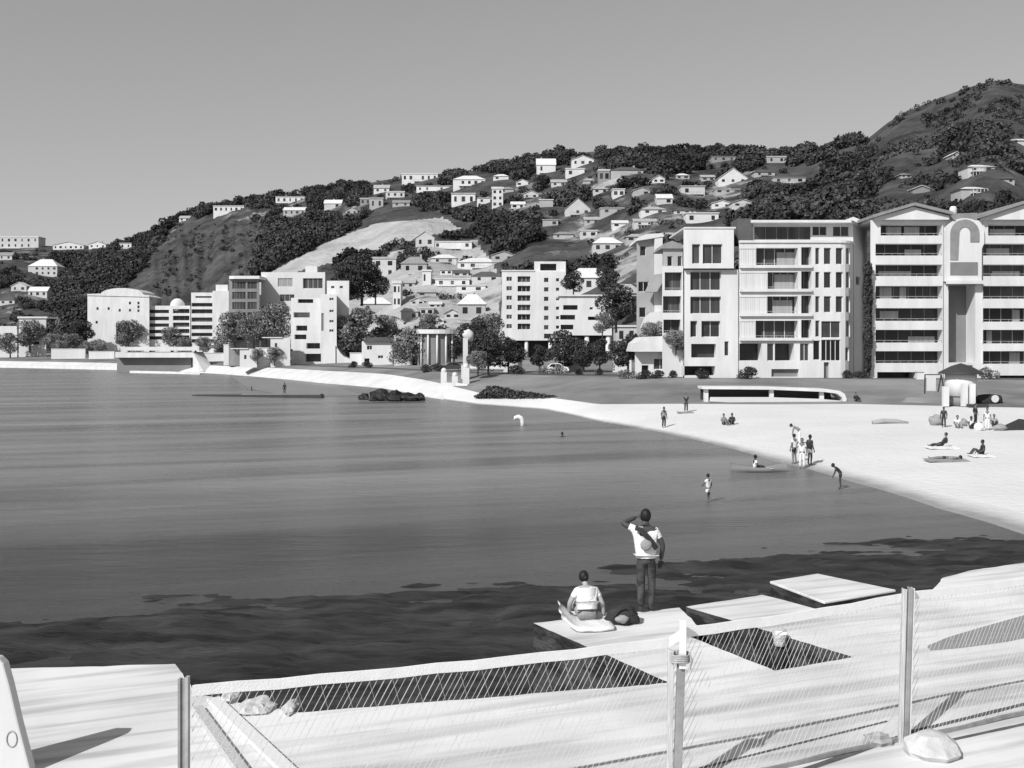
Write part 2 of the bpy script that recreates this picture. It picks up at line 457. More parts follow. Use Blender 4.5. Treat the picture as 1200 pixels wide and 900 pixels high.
RD = np.interp(np.arange(-400, 1701, 10), [-400, 0, 150, 300, 500, 700, 900, 1000, 1165, 1700], [950, 820, 770, 720, 640, 580, 530, 470, 430, 400])
RDX = np.arange(-400, 1701, 10)
def _i(px, tab): return float(np.interp(px, TX, tab))
def ridge(px):
    Y = float(np.interp(px, RDX, RD))
    return Y, CAM_Z + (HOR - float(np.interp(px, RX, RY))) * Y / F
BACK = 18.0
def height(px, Y):
    ys, yt, zt, yl, zl, yf = (_i(px, t) for t in (SHORE, SANDT, SANDZ, LAWNT, LAWNZ, FOOT))
    if Y < ys: return -(ys - Y) * 0.05
    if Y < yt:
        return zt * ((Y - ys) / (yt - ys)) ** 0.8
    if Y < yl: return zt + (zl - zt) * (Y - yt) / (yl - yt)
    if Y < yl + 12: return zl
    if Y < yf: return zl + 1.4 * (Y - yl - 12) / (yf - yl - 12)
    yr, zr = ridge(px)
    zf = zl + 1.4
    if Y < yr:
        s = (Y - yf) / (yr - yf)
        X = PX(px, Y)
        env = math.sin(math.pi * min(1, s)) ** 0.7 if 0 < s < 1 else 0
        n = mnoise.fractal(Vector((X * 0.009, Y * 0.009, 3.3)), 1.0, 2.0, 3)
        gul = math.sin(px * 0.045 + 1.3 * math.sin(Y * 0.012)) * 2.2 + (5.0 * abs(mnoise.noise(Vector((px * .085, Y * .004, 2)))) + 2.2 * mnoise.noise(Vector((px * .25, Y * .006, 5)))) * min(1, max(0, (px - 165) / 20)) * min(1, max(0, (335 - px) / 25))
        # the spur that runs down to the left from the middle of the hill
        return zf + (zr - zf) * (s ** 1.05) + env * (n * 7.0 + gul)
    return max(zr - (Y - yr) * 0.22, 0.5)
def ground_at(px, py, y0=None):
    Y = _i(px, SHORE) if y0 is None else y0
    yr = ridge(px)[0]
    while Y < yr:
        z = height(px, Y)
        if HOR - F * (z - CAM_Z) / Y <= py: return Y, z
        Y += 0.5 if Y < 160 else 1.0
    return yr, ridge(px)[1]
def gz(X, Y): return height(600 + F * X / Y, Y)

def inpoly(x, y, P):
    c = False; j = len(P) - 1
    for i in range(len(P)):
        if (P[i][1] > y) != (P[j][1] > y) and x < (P[j][0] - P[i][0]) * (y - P[i][1]) / (P[j][1] - P[i][1]) + P[i][0]: c = not c
        j = i
    return c
DRY = [([(296, 330), (380, 285), (440, 262), (520, 255), (540, 268), (480, 282), (430, 298), (350, 318), (305, 345)], 0.85),
       ([(70, 400), (100, 360), (105, 410)], 0.6), ([(5, 295), (45, 295), (40, 325), (5, 320)], 0.35), ([(190, 268), (215, 264), (190, 320), (165, 335)], 0.3),
       ([(420, 300), (560, 280), (590, 330), (580, 410), (430, 420), (400, 350)], 0.58), ([(590, 200), (800, 190), (900, 200), (900, 250), (720, 300), (600, 280)], 0.35), ([(690, 270), (800, 265), (800, 340), (690, 330)], 0.42), ([(0, 290), (60, 290), (60, 400), (0, 400)], 0.34), ([(240, 240), (400, 225), (440, 240), (380, 262), (260, 258)], 0.36),
       ([(1110, 185), (1200, 160), (1200, 240), (1100, 235)], 0.3),
       ([(575, 305), (690, 285), (700, 312), (610, 316)], 0.3), ([(1000, 215), (1100, 200), (1200, 235), (1200, 245), (1010, 250)], 0.2)]
def dryness(px, py):
    d = 0.03
    for P, v in DRY:
        if inpoly(px, py, P): d = max(d, v)
    return d

def zone(name, m, f0, f1, n, px0=-400, px1=1700, step=8, smooth=True, dry=False, wet=False):
    mb = MB(); cols = np.arange(px0, px1 + 1, step); k = len(cols)
    att = []; wt = []
    for px in cols:
        a, b = f0(px), f1(px)
        for j in range(n + 1):
            Y = a + (b - a) * j / n
            z = height(px, Y)
            mb.v.append((PX(px, Y), Y, z))
            if wet: wt.append(max(0.0, min(1.0, 1.15 - z / 0.13)))
            if dry: att.append(dryness(px, HOR - F * (z - CAM_Z) / Y))
    for i in range(k - 1):
        for j in range(n):
            q = i * (n + 1) + j
            mb.f.append((q, q + n + 1, q + n + 2, q + 1))
    o = struct(mb, name, m, smooth)
    if dry:
        a = o.data.attributes.new('dry', 'FLOAT', 'POINT'); a.data.foreach_set('value', att)
    if wet:
        a = o.data.attributes.new('wet', 'FLOAT', 'POINT'); a.data.foreach_set('value', wt)
    return o
e = 0.0001
zone('seawall_slope', 'seawall', lambda p: _i(p, SHORE) - 15, lambda p: _i(p, SANDT) - e, 10, -400, 520)
zone('beach_sand', 'sand', lambda p: _i(p, SHORE) - 15, lambda p: _i(p, SANDT) - e, 70, 520, 1696, wet=True)
zone('lawn', 'lawn', lambda p: _i(p, SANDT) - e, lambda p: _i(p, LAWNT) - e, 8)
zone('road', 'road', lambda p: _i(p, LAWNT) - e, lambda p: _i(p, LAWNT) + 12 - e, 2)
zone('town_ground', 'flat', lambda p: _i(p, LAWNT) + 12 - e, lambda p: _i(p, FOOT) - e, 8)
zone('hillside', 'hill', lambda p: _i(p, FOOT) - e, lambda p: ridge(p)[0], 90, step=3, dry=True)
zone('far_slope', 'hill', lambda p: ridge(p)[0], lambda p: ridge(p)[0] + 400, 6)
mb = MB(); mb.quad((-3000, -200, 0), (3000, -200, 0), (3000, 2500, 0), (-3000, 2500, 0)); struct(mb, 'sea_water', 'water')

# dark weedy reef at the foot of the promenade
def reef():
    mb = MB(); nx, ny = 360, 200
    xs = np.linspace(-38, 34, nx); ys = np.linspace(11, 47, ny)
    ex = [-40, -14, -6, -1, 2.5, 8.3, 15, 19, 34]; ey = [26.5, 28.0, 28.6, 30, 32.0, 34.5, 37, 39, 45]
    for x in xs:
        edge = float(np.interp(x, ex, ey))
        for y in ys:
            p = Vector((x * 0.17 + y * 0.03, y * 0.5 - x * 0.09, 1.7))
            n = mnoise.fractal(p, 0.9, 2.0, 5)
            n2 = mnoise.fractal(Vector((x * .9 + y * .3, y * 2.0, 4)), .8, 2.2, 3)
            t = (edge - y)
            z = -0.045 + 0.22 * n + 0.11 * n2 + min(0.16, t * 0.04)
            if t < 0: z -= (-t) * 0.045
            mb.v.append((x, y, z))
    for i in range(nx - 1):
        for j in range(ny - 1):
            q = i * ny + j
            mb.f.append((q, q + ny, q + ny + 1, q + 1))
    struct(mb, 'weedy_reef', 'rock', True)
reef()

# the promenade deck: slab with finger blocks out over the reef
DZ = 2.4
dk = [(205, 778), (228, 811), (262, 820), (350, 835), (785, 800), (625, 730), (796, 712), (820, 735), (808, 746), (908, 786), (1000, 770), (804, 711), (893, 697), (962, 715), (1030, 706), (1090, 694), (1105, 677), (1140, 668), (1250, 652)]
P = [on_plane(a, b, DZ) for a, b in dk]
P = [Vector((-30, 14.3, DZ)), Vector((-9, 14.4, DZ))] + P + [Vector((30, 27, DZ)), Vector((30, -6, DZ)), Vector((-30, -6, DZ))]
def chip(P):
    out = []
    for i, a in enumerate(P):
        b = P[(i + 1) % len(P)]; L = (b - a).length
        out.append(a)
        if L > 14 or a.y < 5: continue
        k = int(L / .16)
        nn = Vector((-(b - a).y, (b - a).x, 0)).normalized()
        for j in range(1, k):
            q = a.lerp(b, j / k); v = mnoise.noise(q * 2.3) * .03 + mnoise.noise(q * 9.0) * .02
            out.append(q + nn * v)
    return out
P = chip(P)
mb = MB(); mb.add(P, [tuple(range(len(P) - 1, -1, -1))]); struct(mb, 'promenade', 'deck')
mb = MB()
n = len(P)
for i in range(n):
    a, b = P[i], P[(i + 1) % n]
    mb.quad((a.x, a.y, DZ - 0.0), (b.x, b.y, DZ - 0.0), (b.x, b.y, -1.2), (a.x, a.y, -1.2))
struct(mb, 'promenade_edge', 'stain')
def patch(name, m, pts, dz=0.004):
    mb = MB(); q = [on_plane(a, b, DZ + dz) for a, b in pts]
    mb.add(q, [tuple(range(len(q) - 1, -1, -1))]); struct(mb, name, m)
0 and patch('grey_patch', 'deck_patch', [(32, 847), (75, 846), (150, 841), (205, 838), (205, 843), (150, 852), (124, 859), (75, 862), (38, 864)])
patch('grey_patch', 'deck_patch', [(1086, 757), (1110, 747), (1150, 735), (1260, 704), (1260, 735), (1180, 752), (1128, 759), (1090, 762)])  # darker grey patch laid over the deck
# narrow dark strips laid flat on the deck at the near right corner
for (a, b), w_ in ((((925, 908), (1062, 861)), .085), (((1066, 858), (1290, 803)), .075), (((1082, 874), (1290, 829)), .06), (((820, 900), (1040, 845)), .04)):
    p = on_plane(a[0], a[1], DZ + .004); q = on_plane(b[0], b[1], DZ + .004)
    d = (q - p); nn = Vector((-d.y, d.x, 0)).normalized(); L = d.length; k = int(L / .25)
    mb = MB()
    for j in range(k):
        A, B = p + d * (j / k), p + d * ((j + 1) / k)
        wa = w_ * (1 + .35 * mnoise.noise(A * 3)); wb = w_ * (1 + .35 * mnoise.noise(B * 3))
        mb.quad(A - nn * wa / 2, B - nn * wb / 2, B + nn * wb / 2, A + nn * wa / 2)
    struct(mb, 'deck_strip', 'strip_dark')
# ------------------------------------------------------------------ buildings
class Wall:
    """A wall standing on a ground polyline (left to right as seen), with real openings."""
    def __init__(s, path):
        s.p = [Vector((a, b)) for a, b in path]
        s.cu = [0.0]
        for a, b in zip(s.p, s.p[1:]): s.cu.append(s.cu[-1] + (b - a).length)
    def seg(s, u):
        for i in range(len(s.p) - 1):
            if u <= s.cu[i + 1] + 1e-6 or i == len(s.p) - 2: return i
    def at(s, u, z, d=0.0, seg=None):
        i = s.seg(u) if seg is None else seg
        t = (s.p[i + 1] - s.p[i]).normalized()
        q = s.p[i] + t * (u - s.cu[i])
        n = Vector((t.y, -t.x))
        # smooth the normal at inner vertices
        if 0 < i or i < len(s.p) - 2:
            for k in (i, i + 1):
                if abs(u - s.cu[k]) < 1e-5 and 0 < k < len(s.p) - 1:
                    t2 = ((s.p[k + 1] - s.p[k]).normalized() + (s.p[k] - s.p[k - 1]).normalized()).normalized()
                    n = Vector((t2.y, -t2.x))
        q = q - n * d
        return (q.x, q.y, z)
    def u(s, px):
        k = (px - 600.0) / F
        for i in range(len(s.p) - 1):
            a, b = s.p[i], s.p[i + 1]
            fa, fb = a.x - k * a.y, b.x - k * b.y
            if fa == fb: continue
            t = fa / (fa - fb)
            if -1e-6 <= t <= 1 + 1e-6: return s.cu[i] + t * (s.cu[i + 1] - s.cu[i])
        a = s.p[0]
        return 0.0 if k < a.x / a.y else s.cu[-1]
    def Y(s, u): return s.at(u, 0)[1]
    def hole(s, x0, x1, y0, y1, kind='w', n=1, **k):
        u0, u1 = s.u(x0), s.u(x1); Yc = s.Y((u0 + u1) / 2)
        return dict(u0=u0, u1=u1, z0=PZ(y1, Yc), z1=PZ(y0, Yc), kind=kind, n=n, **k)
    def cuts(s, u0, u1): return [u0] + [c for c in s.cu if u0 + 1e-4 < c < u1 - 1e-4] + [u1]
    def strip(s, mb, u0, u1, z0, z1, d):
        c = s.cuts(u0, u1)
        for a, b in zip(c, c[1:]): mb.quad(s.at(a, z0, d), s.at(b, z0, d), s.at(b, z1, d), s.at(a, z1, d))
    def bar(s, mb, u0, u1, z0, z1, d0, d1):
        c = s.cuts(u0, u1)
        for a, b in zip(c, c[1:]):
            mb.hexa([s.at(a, z0, d0), s.at(b, z0, d0), s.at(b, z0, d1), s.at(a, z0, d1)], [s.at(a, z1, d0), s.at(b, z1, d0), s.at(b, z1, d1), s.at(a, z1, d1)])
    def build(s, parent, z0, z1, holes, m='white', back=None, depth=10.0, sides=True, glass='glass'):
        for h in holes:
            h['z0'] = max(h['z0'], z0 + 0.02); h['z1'] = min(h['z1'], z1 - 0.02)
        holes = [h for h in holes if h['u1'] - h['u0'] > 0.05 and h['z1'] - h['z0'] > 0.05]
        us = sorted(set([round(c, 4) for c in s.cu] + [round(h[k], 4) for h in holes for k in ('u0', 'u1')]))
        zs = sorted(set([round(z0, 4), round(z1, 4)] + [round(h[k], 4) for h in holes for k in ('z0', 'z1')]))
        mb = MB()
        for a, b in zip(us, us[1:]):
            if b - a < 1e-3: continue
            for c, d in zip(zs, zs[1:]):
                if d - c < 1e-3: continue
                um, zm = (a + b) / 2, (c + d) / 2
                if any(h['u0'] < um < h['u1'] and h['z0'] < zm < h['z1'] for h in holes): continue
                mb.quad(s.at(a, c), s.at(b, c), s.at(b, d), s.at(a, d))
        for h in holes:
            h['d'] = h.get('d', dict(w=0.22, b=1.5, v=2.2, p=0.12, c=1.0)[h['kind']])
            cc = s.cuts(h['u0'], h['u1']); D = h['d'] + 0.02
            for a, b in zip(cc, cc[1:]):
                mb.quad(s.at(a, h['z0'], 0), s.at(b, h['z0'], 0), s.at(b, h['z0'], D), s.at(a, h['z0'], D))
                mb.quad(s.at(a, h['z1'], D), s.at(b, h['z1'], D), s.at(b, h['z1'], 0), s.at(a, h['z1'], 0))
            for a in (h['u0'], h['u1']):
                mb.quad(s.at(a, h['z0'], 0), s.at(a, h['z0'], D), s.at(a, h['z1'], D), s.at(a, h['z1'], 0))
        if sides:
            bk = back or [(p.x * (1 + depth / p.y), p.y + depth) for p in (s.p[0], s.p[-1])]
            L, Rr = bk[0], bk[-1]
            ymax = max(p.y for p in s.p)
            a, b = s.p[0], s.p[-1]
            mb.quad((L[0], L[1], z0), (a.x, a.y, z0), (a.x, a.y, z1), (L[0], L[1], z1))
            mb.quad((b.x, b.y, z0), (Rr[0], Rr[1], z0), (Rr[0], Rr[1], z1), (b.x, b.y, z1))
            mb.quad((Rr[0], Rr[1], z0), (L[0], L[1], z0), (L[0], L[1], z1), (Rr[0], Rr[1], z1))
            top = [(p.x, p.y, z1) for p in s.p] + [(Rr[0], Rr[1], z1), (L[0], L[1], z1)]
            mb.add(top, [tuple(range(len(top)))])
        w = mb.build('wall', m, parent)
        for h in holes:
            u0, u1, a, b, d, k = h['u0'], h['u1'], h['z0'], h['z1'], h['d'], h['kind']
            n = h['n']
            if k == 'w':
                t = min(0.07, (u1 - u0) * 0.1); g = MB()
                fr = MB()
                s.bar(fr, u0, u1, a, a + t, d - 0.07, d); s.bar(fr, u0, u1, b - t, b, d - 0.07, d)
                for i in range(n + 1):
                    q = u0 + (u1 - u0 - t) * i / n
                    s.bar(fr, q, q + t, a + t, b - t, d - 0.07, d)
                f = fr.build('window', h.get('fm', 'frame'), parent)
                s.strip(g, u0, u1, a, b, d + 0.004); g.build('pane', h.get('gm', glass), f)
            elif k == 'b':
                g = MB(); s.strip(g, u0, u1, a, b, d)
                f = g.build('glazed_door', h.get('gm', glass), parent)
                fr = MB(); t = 0.07
                for i in range(n + 1):
                    q = u0 + (u1 - u0 - t) * i / n
                    s.bar(fr, q, q + t, a + 0.01, b - 0.01, d - 0.07, d - 0.004)
                fr.build('frame', h.get('fm', 'mid'), f)
                if h.get('rail', True):
                    r = MB(); s.bar(r, u0 + 0.02, u1 - 0.02, a + 0.25, a + 0.30, 0.12, 0.17)
                    for i in range(9):
                        q = u0 + 0.03 + (u1 - u0 - 0.1) * i / 8
                        s.bar(r, q, q + 0.03, a + 0.01, a + 0.25, 0.13, 0.16)
                    r.build('balcony_rail', 'steel', parent)
                for (p0, p1, q0, q1) in h.get('cur', []):
                    c = MB(); s.bar(c, u0 + (u1 - u0) * p0, u0 + (u1 - u0) * p1, a + (b - a) * q0 + .01, a + (b - a) * q1 - .01, d - 0.16, d - 0.1)
                    c.build('curtain', 'curtain', f)
            elif k == 'v':
                g = MB(); s.strip(g, u0, u1, a, b, d); g.build(h.get('pn', 'dark_opening'), h.get('gm', 'glass'), parent)
            elif k == 'p':
                g = MB(); s.strip(g, u0, u1, a, b, d)
                nn = max(3, int((u1 - u0) / 0.28))
                for i in range(nn):
                    q = u0 + (u1 - u0) * i / nn
                    s.bar(g, q + 0.02, q + (u1 - u0) / nn - 0.05, a + 0.02, b - 0.02, d - 0.06, d - 0.004)
                g.build('shutter_panel', 'louvre', parent)
        return w
def px_wall(pxs):
    return Wall([(PX(a, Y), Y) for a, Y in pxs])
def roof_slab(parent, pts, z0, z1, m='roof_pale', name='roof', over=0.0):
    c = Vector((sum(p[0] for p in pts) / len(pts), sum(p[1] for p in pts) / len(pts)))
    q = []
    for p in pts:
        d = Vector((p[0], p[1])) - c
        d = d * (1 + over / max(d.length, .1)); q.append((c.x + d.x, c.y + d.y))
    mb = MB(); mb.prism(q, z0, z1); return mb.build(name, m, parent)
def xz(mb, pts, Y, y0, y1):
    """extrude an outline given in photo pixels on the plane at depth Y"""
    n = len(pts)
    A = [(PX(a, Y), Y + y0, PZ(b, Y)) for a, b in pts]; B = [(p[0], Y + y1, p[2]) for p in A]
    return mb.add(A + B, [tuple(range(n)), tuple(range(2 * n - 1, n - 1, -1))] + [(i, n + i, n + (i + 1) % n, (i + 1) % n) for i in range(n)])

def house_gable(mbw, mbr, x0, x1, y0, y1, z0, zw, zr, along='x'):
    mbw.box(x0, x1, y0, y1, z0, zw)
    o = 0.35
    if along == 'x':
        ym = (y0 + y1) / 2
        for x in (x0, x1): mbw.add([(x, y0, zw), (x, y1, zw), (x, ym, zr - .1)], [(0, 1, 2)])
        for s_, ya in ((-1, y0), (1, y1)):
            e = ya + s_ * o; ze = zw - (zr - zw) * o / (y1 - ym)
            mbr.hexa([(x0 - o, e, ze), (x1 + o, e, ze), (x1 + o, ym, zr), (x0 - o, ym, zr)], [(x0 - o, e, ze + .15), (x1 + o, e, ze + .15), (x1 + o, ym, zr + .15), (x0 - o, ym, zr + .15)])
    else:
        xm = (x0 + x1) / 2
        for y in (y0, y1): mbw.add([(x0, y, zw), (x1, y, zw), (xm, y, zr - .1)], [(0, 1, 2)])
        for s_, xa in ((-1, x0), (1, x1)):
            e = xa + s_ * o; ze = zw - (zr - zw) * o / (x1 - xm)
            mbr.hexa([(e, y0 - o, ze), (xm, y0 - o, zr), (xm, y1 + o, zr), (e, y1 + o, ze)], [(e, y0 - o, ze + .15), (xm, y0 - o, zr + .15), (xm, y1 + o, zr + .15), (e, y1 + o, ze + .15)])

# ---- the big balcony block on the right, with twin gables and an arched stair tower
Y1 = 126.0
b1 = thing('apartment_building', 'big white balcony block with twin low gables and an arched stair tower, right edge', 'building', (PX(1130, Y1), Y1, 3.0))
w = px_wall([(1020, Y1), (1105, Y1)])
rows = [(263, 276), (285.5, 299.5), (310, 323.5), (335, 350), (361, 376), (386.5, 401.5), (411.5, 425.5)]
hs = []
for i, (a, b) in enumerate(rows):
    hs.append(w.hole(1032 if i == 0 else 1026, 1104.5 - (0.5 if i < 3 else 0), a, b, 'b', 5 if i != 3 else 9, cur=[[(.15, .4, 0, .9), (.45, .7, 0, .9)], [(.5, .75, 0, .6)], [(.1, .6, 0, .5)], [(.12, .3, 0, .95), (.42, .52, 0, .95)], [(.12, .4, .2, .8)], [(.55, .95, 0, .5)], []][i]))
hs.append(w.hole(1028, 1073, 436, 446, 'v', pn='garage_opening'))
w.build(b1, 2.0, PZ(258, Y1), hs, glass='glass')
w = px_wall([(1152, Y1), (1240, Y1)])
hs = []
for i, (a, b) in enumerate(rows):
    c = [[(.1, .5, 0, .7)], [(.12, .45, 0, .7)], [(.2, .6, 0, .5)], [], [(.5, .6, 0, .9)], [(.12, .2, 0, .95)], [(.45, .6, 0, .9)]][i]
    hs.append(w.hole(1158 if i == 0 else 1150.5, 1234, a, b + (1 if i > 3 else 0), 'b', 6, cur=c, fm='steel' if i > 3 else 'mid'))
hs.append(w.hole(1166, 1230, 440, 447, 'v', pn='garage_opening'))
w.build(b1, 2.0, PZ(258, Y1), hs)
w = px_wall([(1105, Y1 + 0.25), (1152, Y1 + 0.25)])
w.build(b1, 2.0, PZ(258, Y1), [w.hole(1111.5, 1143, 333, 425, 'v', d=2.6, gm='mid', pn='stair_recess'), w.hole(1118, 1140, 428, 444, 'v', d=1.0, pn='entrance_door')])
mb = MB()
arc = [(1106, 330), (1106, 275)] + [(1129 - 23 * math.cos(t), 273 - 17 * math.sin(t)) for t in np.linspace(0.15, math.pi - 0.15, 12)] + [(1152, 275), (1152, 285), (1149, 292), (1149, 330)]
xz(mb, arc, Y1, -0.35, 0.22); tw = mb.build('stair_tower_front', 'white', b1)
mb = MB()
o_ = [(1129 - 17 * math.cos(t), 274 - 16.5 * math.sin(t)) for t in np.linspace(0, math.pi, 14)]
i_ = [(1129 + 6.5 * math.cos(t), 274 - 7.5 * math.sin(t)) for t in np.linspace(0, math.pi, 10)]
pl = [(1112, 305)] + o_ + [(1146, 284), (1135.5, 284)] + i_ + [(1121, 305)]
xz(mb, pl, Y1, -0.43, -0.353); mb.build('arch_window', 'roof_grey', tw)
mb = MB(); xz(mb, [(1112, 322.5), (1112, 307.5), (1144, 307.5), (1144, 322.5)], Y1, -0.43, -0.353); mb.build('stair_window', 'mid', tw)
mb = MB(); mb.box(PX(1107, Y1), PX(1149, Y1), Y1 - 0.75, Y1 - .352, PZ(333, Y1), PZ(329, Y1)); mb.build('ledge', 'white', b1)
for (a, pk, c, yp) in ((1022, 1068, 1112, 241), (1148, 1199, 1246, 238)):
    mb = MB(); xz(mb, [(a + 2, 258), (a + 2, 255.5), (pk, yp + 2), (c - 2, 253.5), (c - 2, 258)], Y1, -0.6, 12); mb.build('gable', 'white', b1)
    mb = MB()
    xz(mb, [(a - 1.5, 256), (a - 1.5, 252.5), (pk, yp - 2.5), (pk, yp + 1)], Y1, -1.1, 12.5)
    xz(mb, [(pk + .01, yp + 1), (pk + .01, yp - 2.5), (c + 1, 249.5), (c + 1, 253)], Y1, -1.1, 12.5); mb.build('roof', 'roof_grey', b1)
mb = MB(); xz(mb, [(1113.2, 258), (1113.2, 250), (1146.3, 249), (1146.3, 258)], Y1, 0.3, 12); mb.build('roof', 'roof_grey', b1)
mb = MB(); mb.lathe([(.45, 0), (.45, 1.1), (.3, 1.4)], (PX(1117, Y1 + 4), Y1 + 4, PZ(250, Y1)), 12); mb.build('roof_vent', 'pale', b1, True)
mb = MB(); mb.box(PX(1022, Y1 + 13), PX(1238, Y1 + 3), Y1 + 3.2, Y1 + 9.9, 2.0, PZ(258.2, Y1)); mb.build('core', 'grey', b1)

# ---- the white modernist block left of it
Y2 = 127.0
b2 = thing('apartment_building', 'flat roofed white block with louvred balconies and a rounded corner, left of the twin gables', 'building', (PX(905, Y2), Y2, 3.0))
w = px_wall([(802, Y2), (865, Y2)])
hs = [w.hole(809, 845, 318, 340, 'w', 3, d=.5, gm='glass2'), w.hole(809, 845, 347.5, 367.5, 'w', 3, d=.5, gm='glass2'), w.hole(809, 817, 376, 395, 'w', 1, d=.5), w.hole(822, 844, 376, 395, 'w', 2, d=.5),
      w.hole(810, 839, 403, 419, 'v', d=1.2, pn='arched_opening'), w.hole(849, 854, 400, 417, 'w', 1), w.hole(800.5, 838, 429, 440, 'v', pn='garage_opening')]
w.build(b2, 2.0, PZ(316, Y2), hs, depth=12)
w = px_wall([(801, Y2 - 0.7), (860, Y2 - 0.7)])
w.build(b2, PZ(314.5, Y2 - .7), PZ(268, Y2 - .7), [w.hole(811, 820.5, 286, 309, 'w', 1, d=.35), w.hole(823.5, 846.5, 286, 309, 'w', 2, d=.35)], depth=12)
roof_slab(b2, [(PX(801, Y2), Y2 - .7), (PX(860, Y2), Y2 - .7), (PX(860, Y2), Y2 + 11), (PX(801, Y2), Y2 + 11)], PZ(268, Y2 - .7), PZ(266, Y2 - .7), over=.12)
cor = [(866, Y2), (985, Y2), (990.5, Y2 + .15), (994.5, Y2 + .6), (998, Y2 + 1.5), (1000, Y2 + 2.6)]
w = px_wall(cor)
hs = []
lev = [(289.5, 311), (317.8, 338.8), (346.2, 367.4), (374.8, 396)]
for i, (a, b) in enumerate(lev):
    full = i in (1, 2)
    x1 = [885.5, 899, 898.5, 885][i]
    hs.append(w.hole(866.5, x1, a + 2, b, 'p', d=.12))
    hs.append(w.hole(x1 + .6, 935, a + 1, b, 'b', 4, cur=[[(.55, .98, 0, .8)], [(.3, .95, 0, .9)], [(.25, .9, 0, .8)], []][i], gm='glass2', fm='frame', d=1.3))
    hs.append(w.hole(939, 951, a, b, 'b', 2, d=1.2, rail=False))
    for (p, q) in ((955.5, 960.5), (965.5, 974), (979.5, 988), (991.5, 996)):
        if i == 3 and p in (965.5, 979.5): continue
        hs.append(w.hole(p, q, a + .8, b - 1.2, 'w', 1, d=.25, gm='glass2' if (i + int(p)) % 3 == 0 else 'glass'))
    if i == 3: hs.append(w.hole(962.5, 985, a + 1.5, b, 'w', 2, d=.25))
hs += [w.hole(866.5, 892.5, 402.5, 422.5, 'v', d=2), w.hole(899, 907, 402.5, 423, 'w', 1, gm='glass2'), w.hole(908, 930.5, 402.5, 422.5, 'v', d=2.4), w.hole(937.5, 948, 402.5, 423, 'w', 2, gm='glass2'),
       w.hole(953, 961, 399, 422, 'w', 1), w.hole(962.5, 985, 398, 423, 'w', 4), w.hole(990.5, 995, 407, 423, 'w', 1), w.hole(904, 936, 432.5, 441.5, 'v', d=.5, gm='mid', pn='garage_door'), w.hole(965.5, 971.5, 424.5, 444, 'v', d=.5, gm='mid', pn='entrance_door')]
w.build(b2, 2.0, PZ(282.5, Y2), hs, back=[(PX(866, Y2 + 12), Y2 + 12), (PX(1000, Y2 + 2.6), Y2 + 12)])
mb = MB(); w.bar(mb, .02, w.cu[-1] - .1, PZ(284.5, Y2), PZ(281.8, Y2), -.18, 0.25); mb.build('parapet', 'white', b2)
mb = MB()
for a, b in lev: w.bar(mb, .05, w.u(951), PZ(b + 3.2, Y2), PZ(b - .2, Y2), -.35, -0.002)
mb.build('balcony_slab', 'white', b2)
w = px_wall([(1000.5, Y2 + 2.8), (1016.5, Y2 + 10)])
w.build(b2, 2.0, PZ(262, Y2 + 4), [w.hole(1003, 1008, 324, 334, 'w', 1)], m='pale', back=[(PX(1000.5, Y2 + 2.8), Y2 + 12), (PX(1016, Y2 + 10), Y2 + 12)])
w = px_wall([(882, Y2 + 2.6), (1000, Y2 + 2.6)])
z0, z1 = PZ(283.2, Y2), PZ(262.5, Y2 + 2.6)
w.build(b2, z0, z1, [w.hole(884, 950, 265.5, 281, 'w', 5, d=.2, gm='glass2', fm='mid'), w.hole(952, 969, 265, 276, 'w', 2, d=.2), w.hole(976, 995, 265, 277, 'w', 2, d=.2, gm='glass2')], m='pale', depth=8)
roof_slab(b2, [(PX(882, Y2), Y2 + 1.0), (PX(1001, Y2), Y2 + 1.0), (PX(1015, Y2 + 8), Y2 + 8), (PX(1013, Y2 + 11), Y2 + 11), (PX(882, Y2 + 11), Y2 + 11)], z1, z1 + .32, 'white')
mb = MB(); xz(mb, [(985, 261), (1000, 254), (1016, 260.5)], Y2 + 4, 0, 5); mb.build('roof', 'roof_pale', b2)
mb = MB(); mb.box(PX(864.5, Y2 + 2), PX(881, Y2 + 2), Y2 + 2, Y2 + 6, z0, PZ(256, Y2 + 2)); mb.build('lift_tower', 'roof_dark', b2)

# ---- narrow old house with dark bays, and the pale pinnacled house behind
Yh = 131.0
t = thing('town_house', 'narrow pale town house with deep dark bays, against the left of the louvred block', 'house', (PX(788, Yh), Yh, 3.0))
w = px_wall([(776, Yh), (800.5, Yh)])
w.build(t, 2.0, PZ(312, Yh), [w.hole(779, 799, 319, 340, 'b', 2, gm='glass2', d=1), w.hole(777, 798, 347, 366.5, 'b', 2, gm='glass2', d=1), w.hole(777.5, 797.5, 374.5, 390, 'b', 2, d=1)], m='pale', depth=8)
w = px_wall([(777, Yh + .6), (800, Yh + .6)])
w.build(t, PZ(313, Yh), PZ(290, Yh), [w.hole(782, 788, 300, 312, 'w', 1), w.hole(794, 799, 300, 312, 'w', 1)], m='grey', depth=7)
mb = MB(); xz(mb, [(775, 291), (779, 285), (788, 282), (802, 287), (802, 291)], Yh, .2, 8); mb.build('roof', 'roof_grey', t)
t = thing('town_house', 'tall pale house with a white corner tower, behind the narrow town house', 'house', (PX(762, 142), 142, 3.2))
w = px_wall([(746, 142), (766, 142)])
w.build(t, 2.0, PZ(280, 142), [w.hole(750, 757, 288, 300, 'w', 1), w.hole(748, 760, 330, 342, 'w', 2), w.hole(749, 757, 360, 372, 'w', 1)], m='grey', depth=9)
mb = MB(); mb.box(PX(766.2, 142), PX(775.5, 142), 141.2, 146, 2, PZ(279, 142)); mb.build('corner_tower', 'white', t)
mb = MB(); xz(mb, [(745, 283), (747, 279), (757, 275), (776, 274), (777, 278)], 142, -.9, 9); mb.build('roof', 'roof_pale', t)
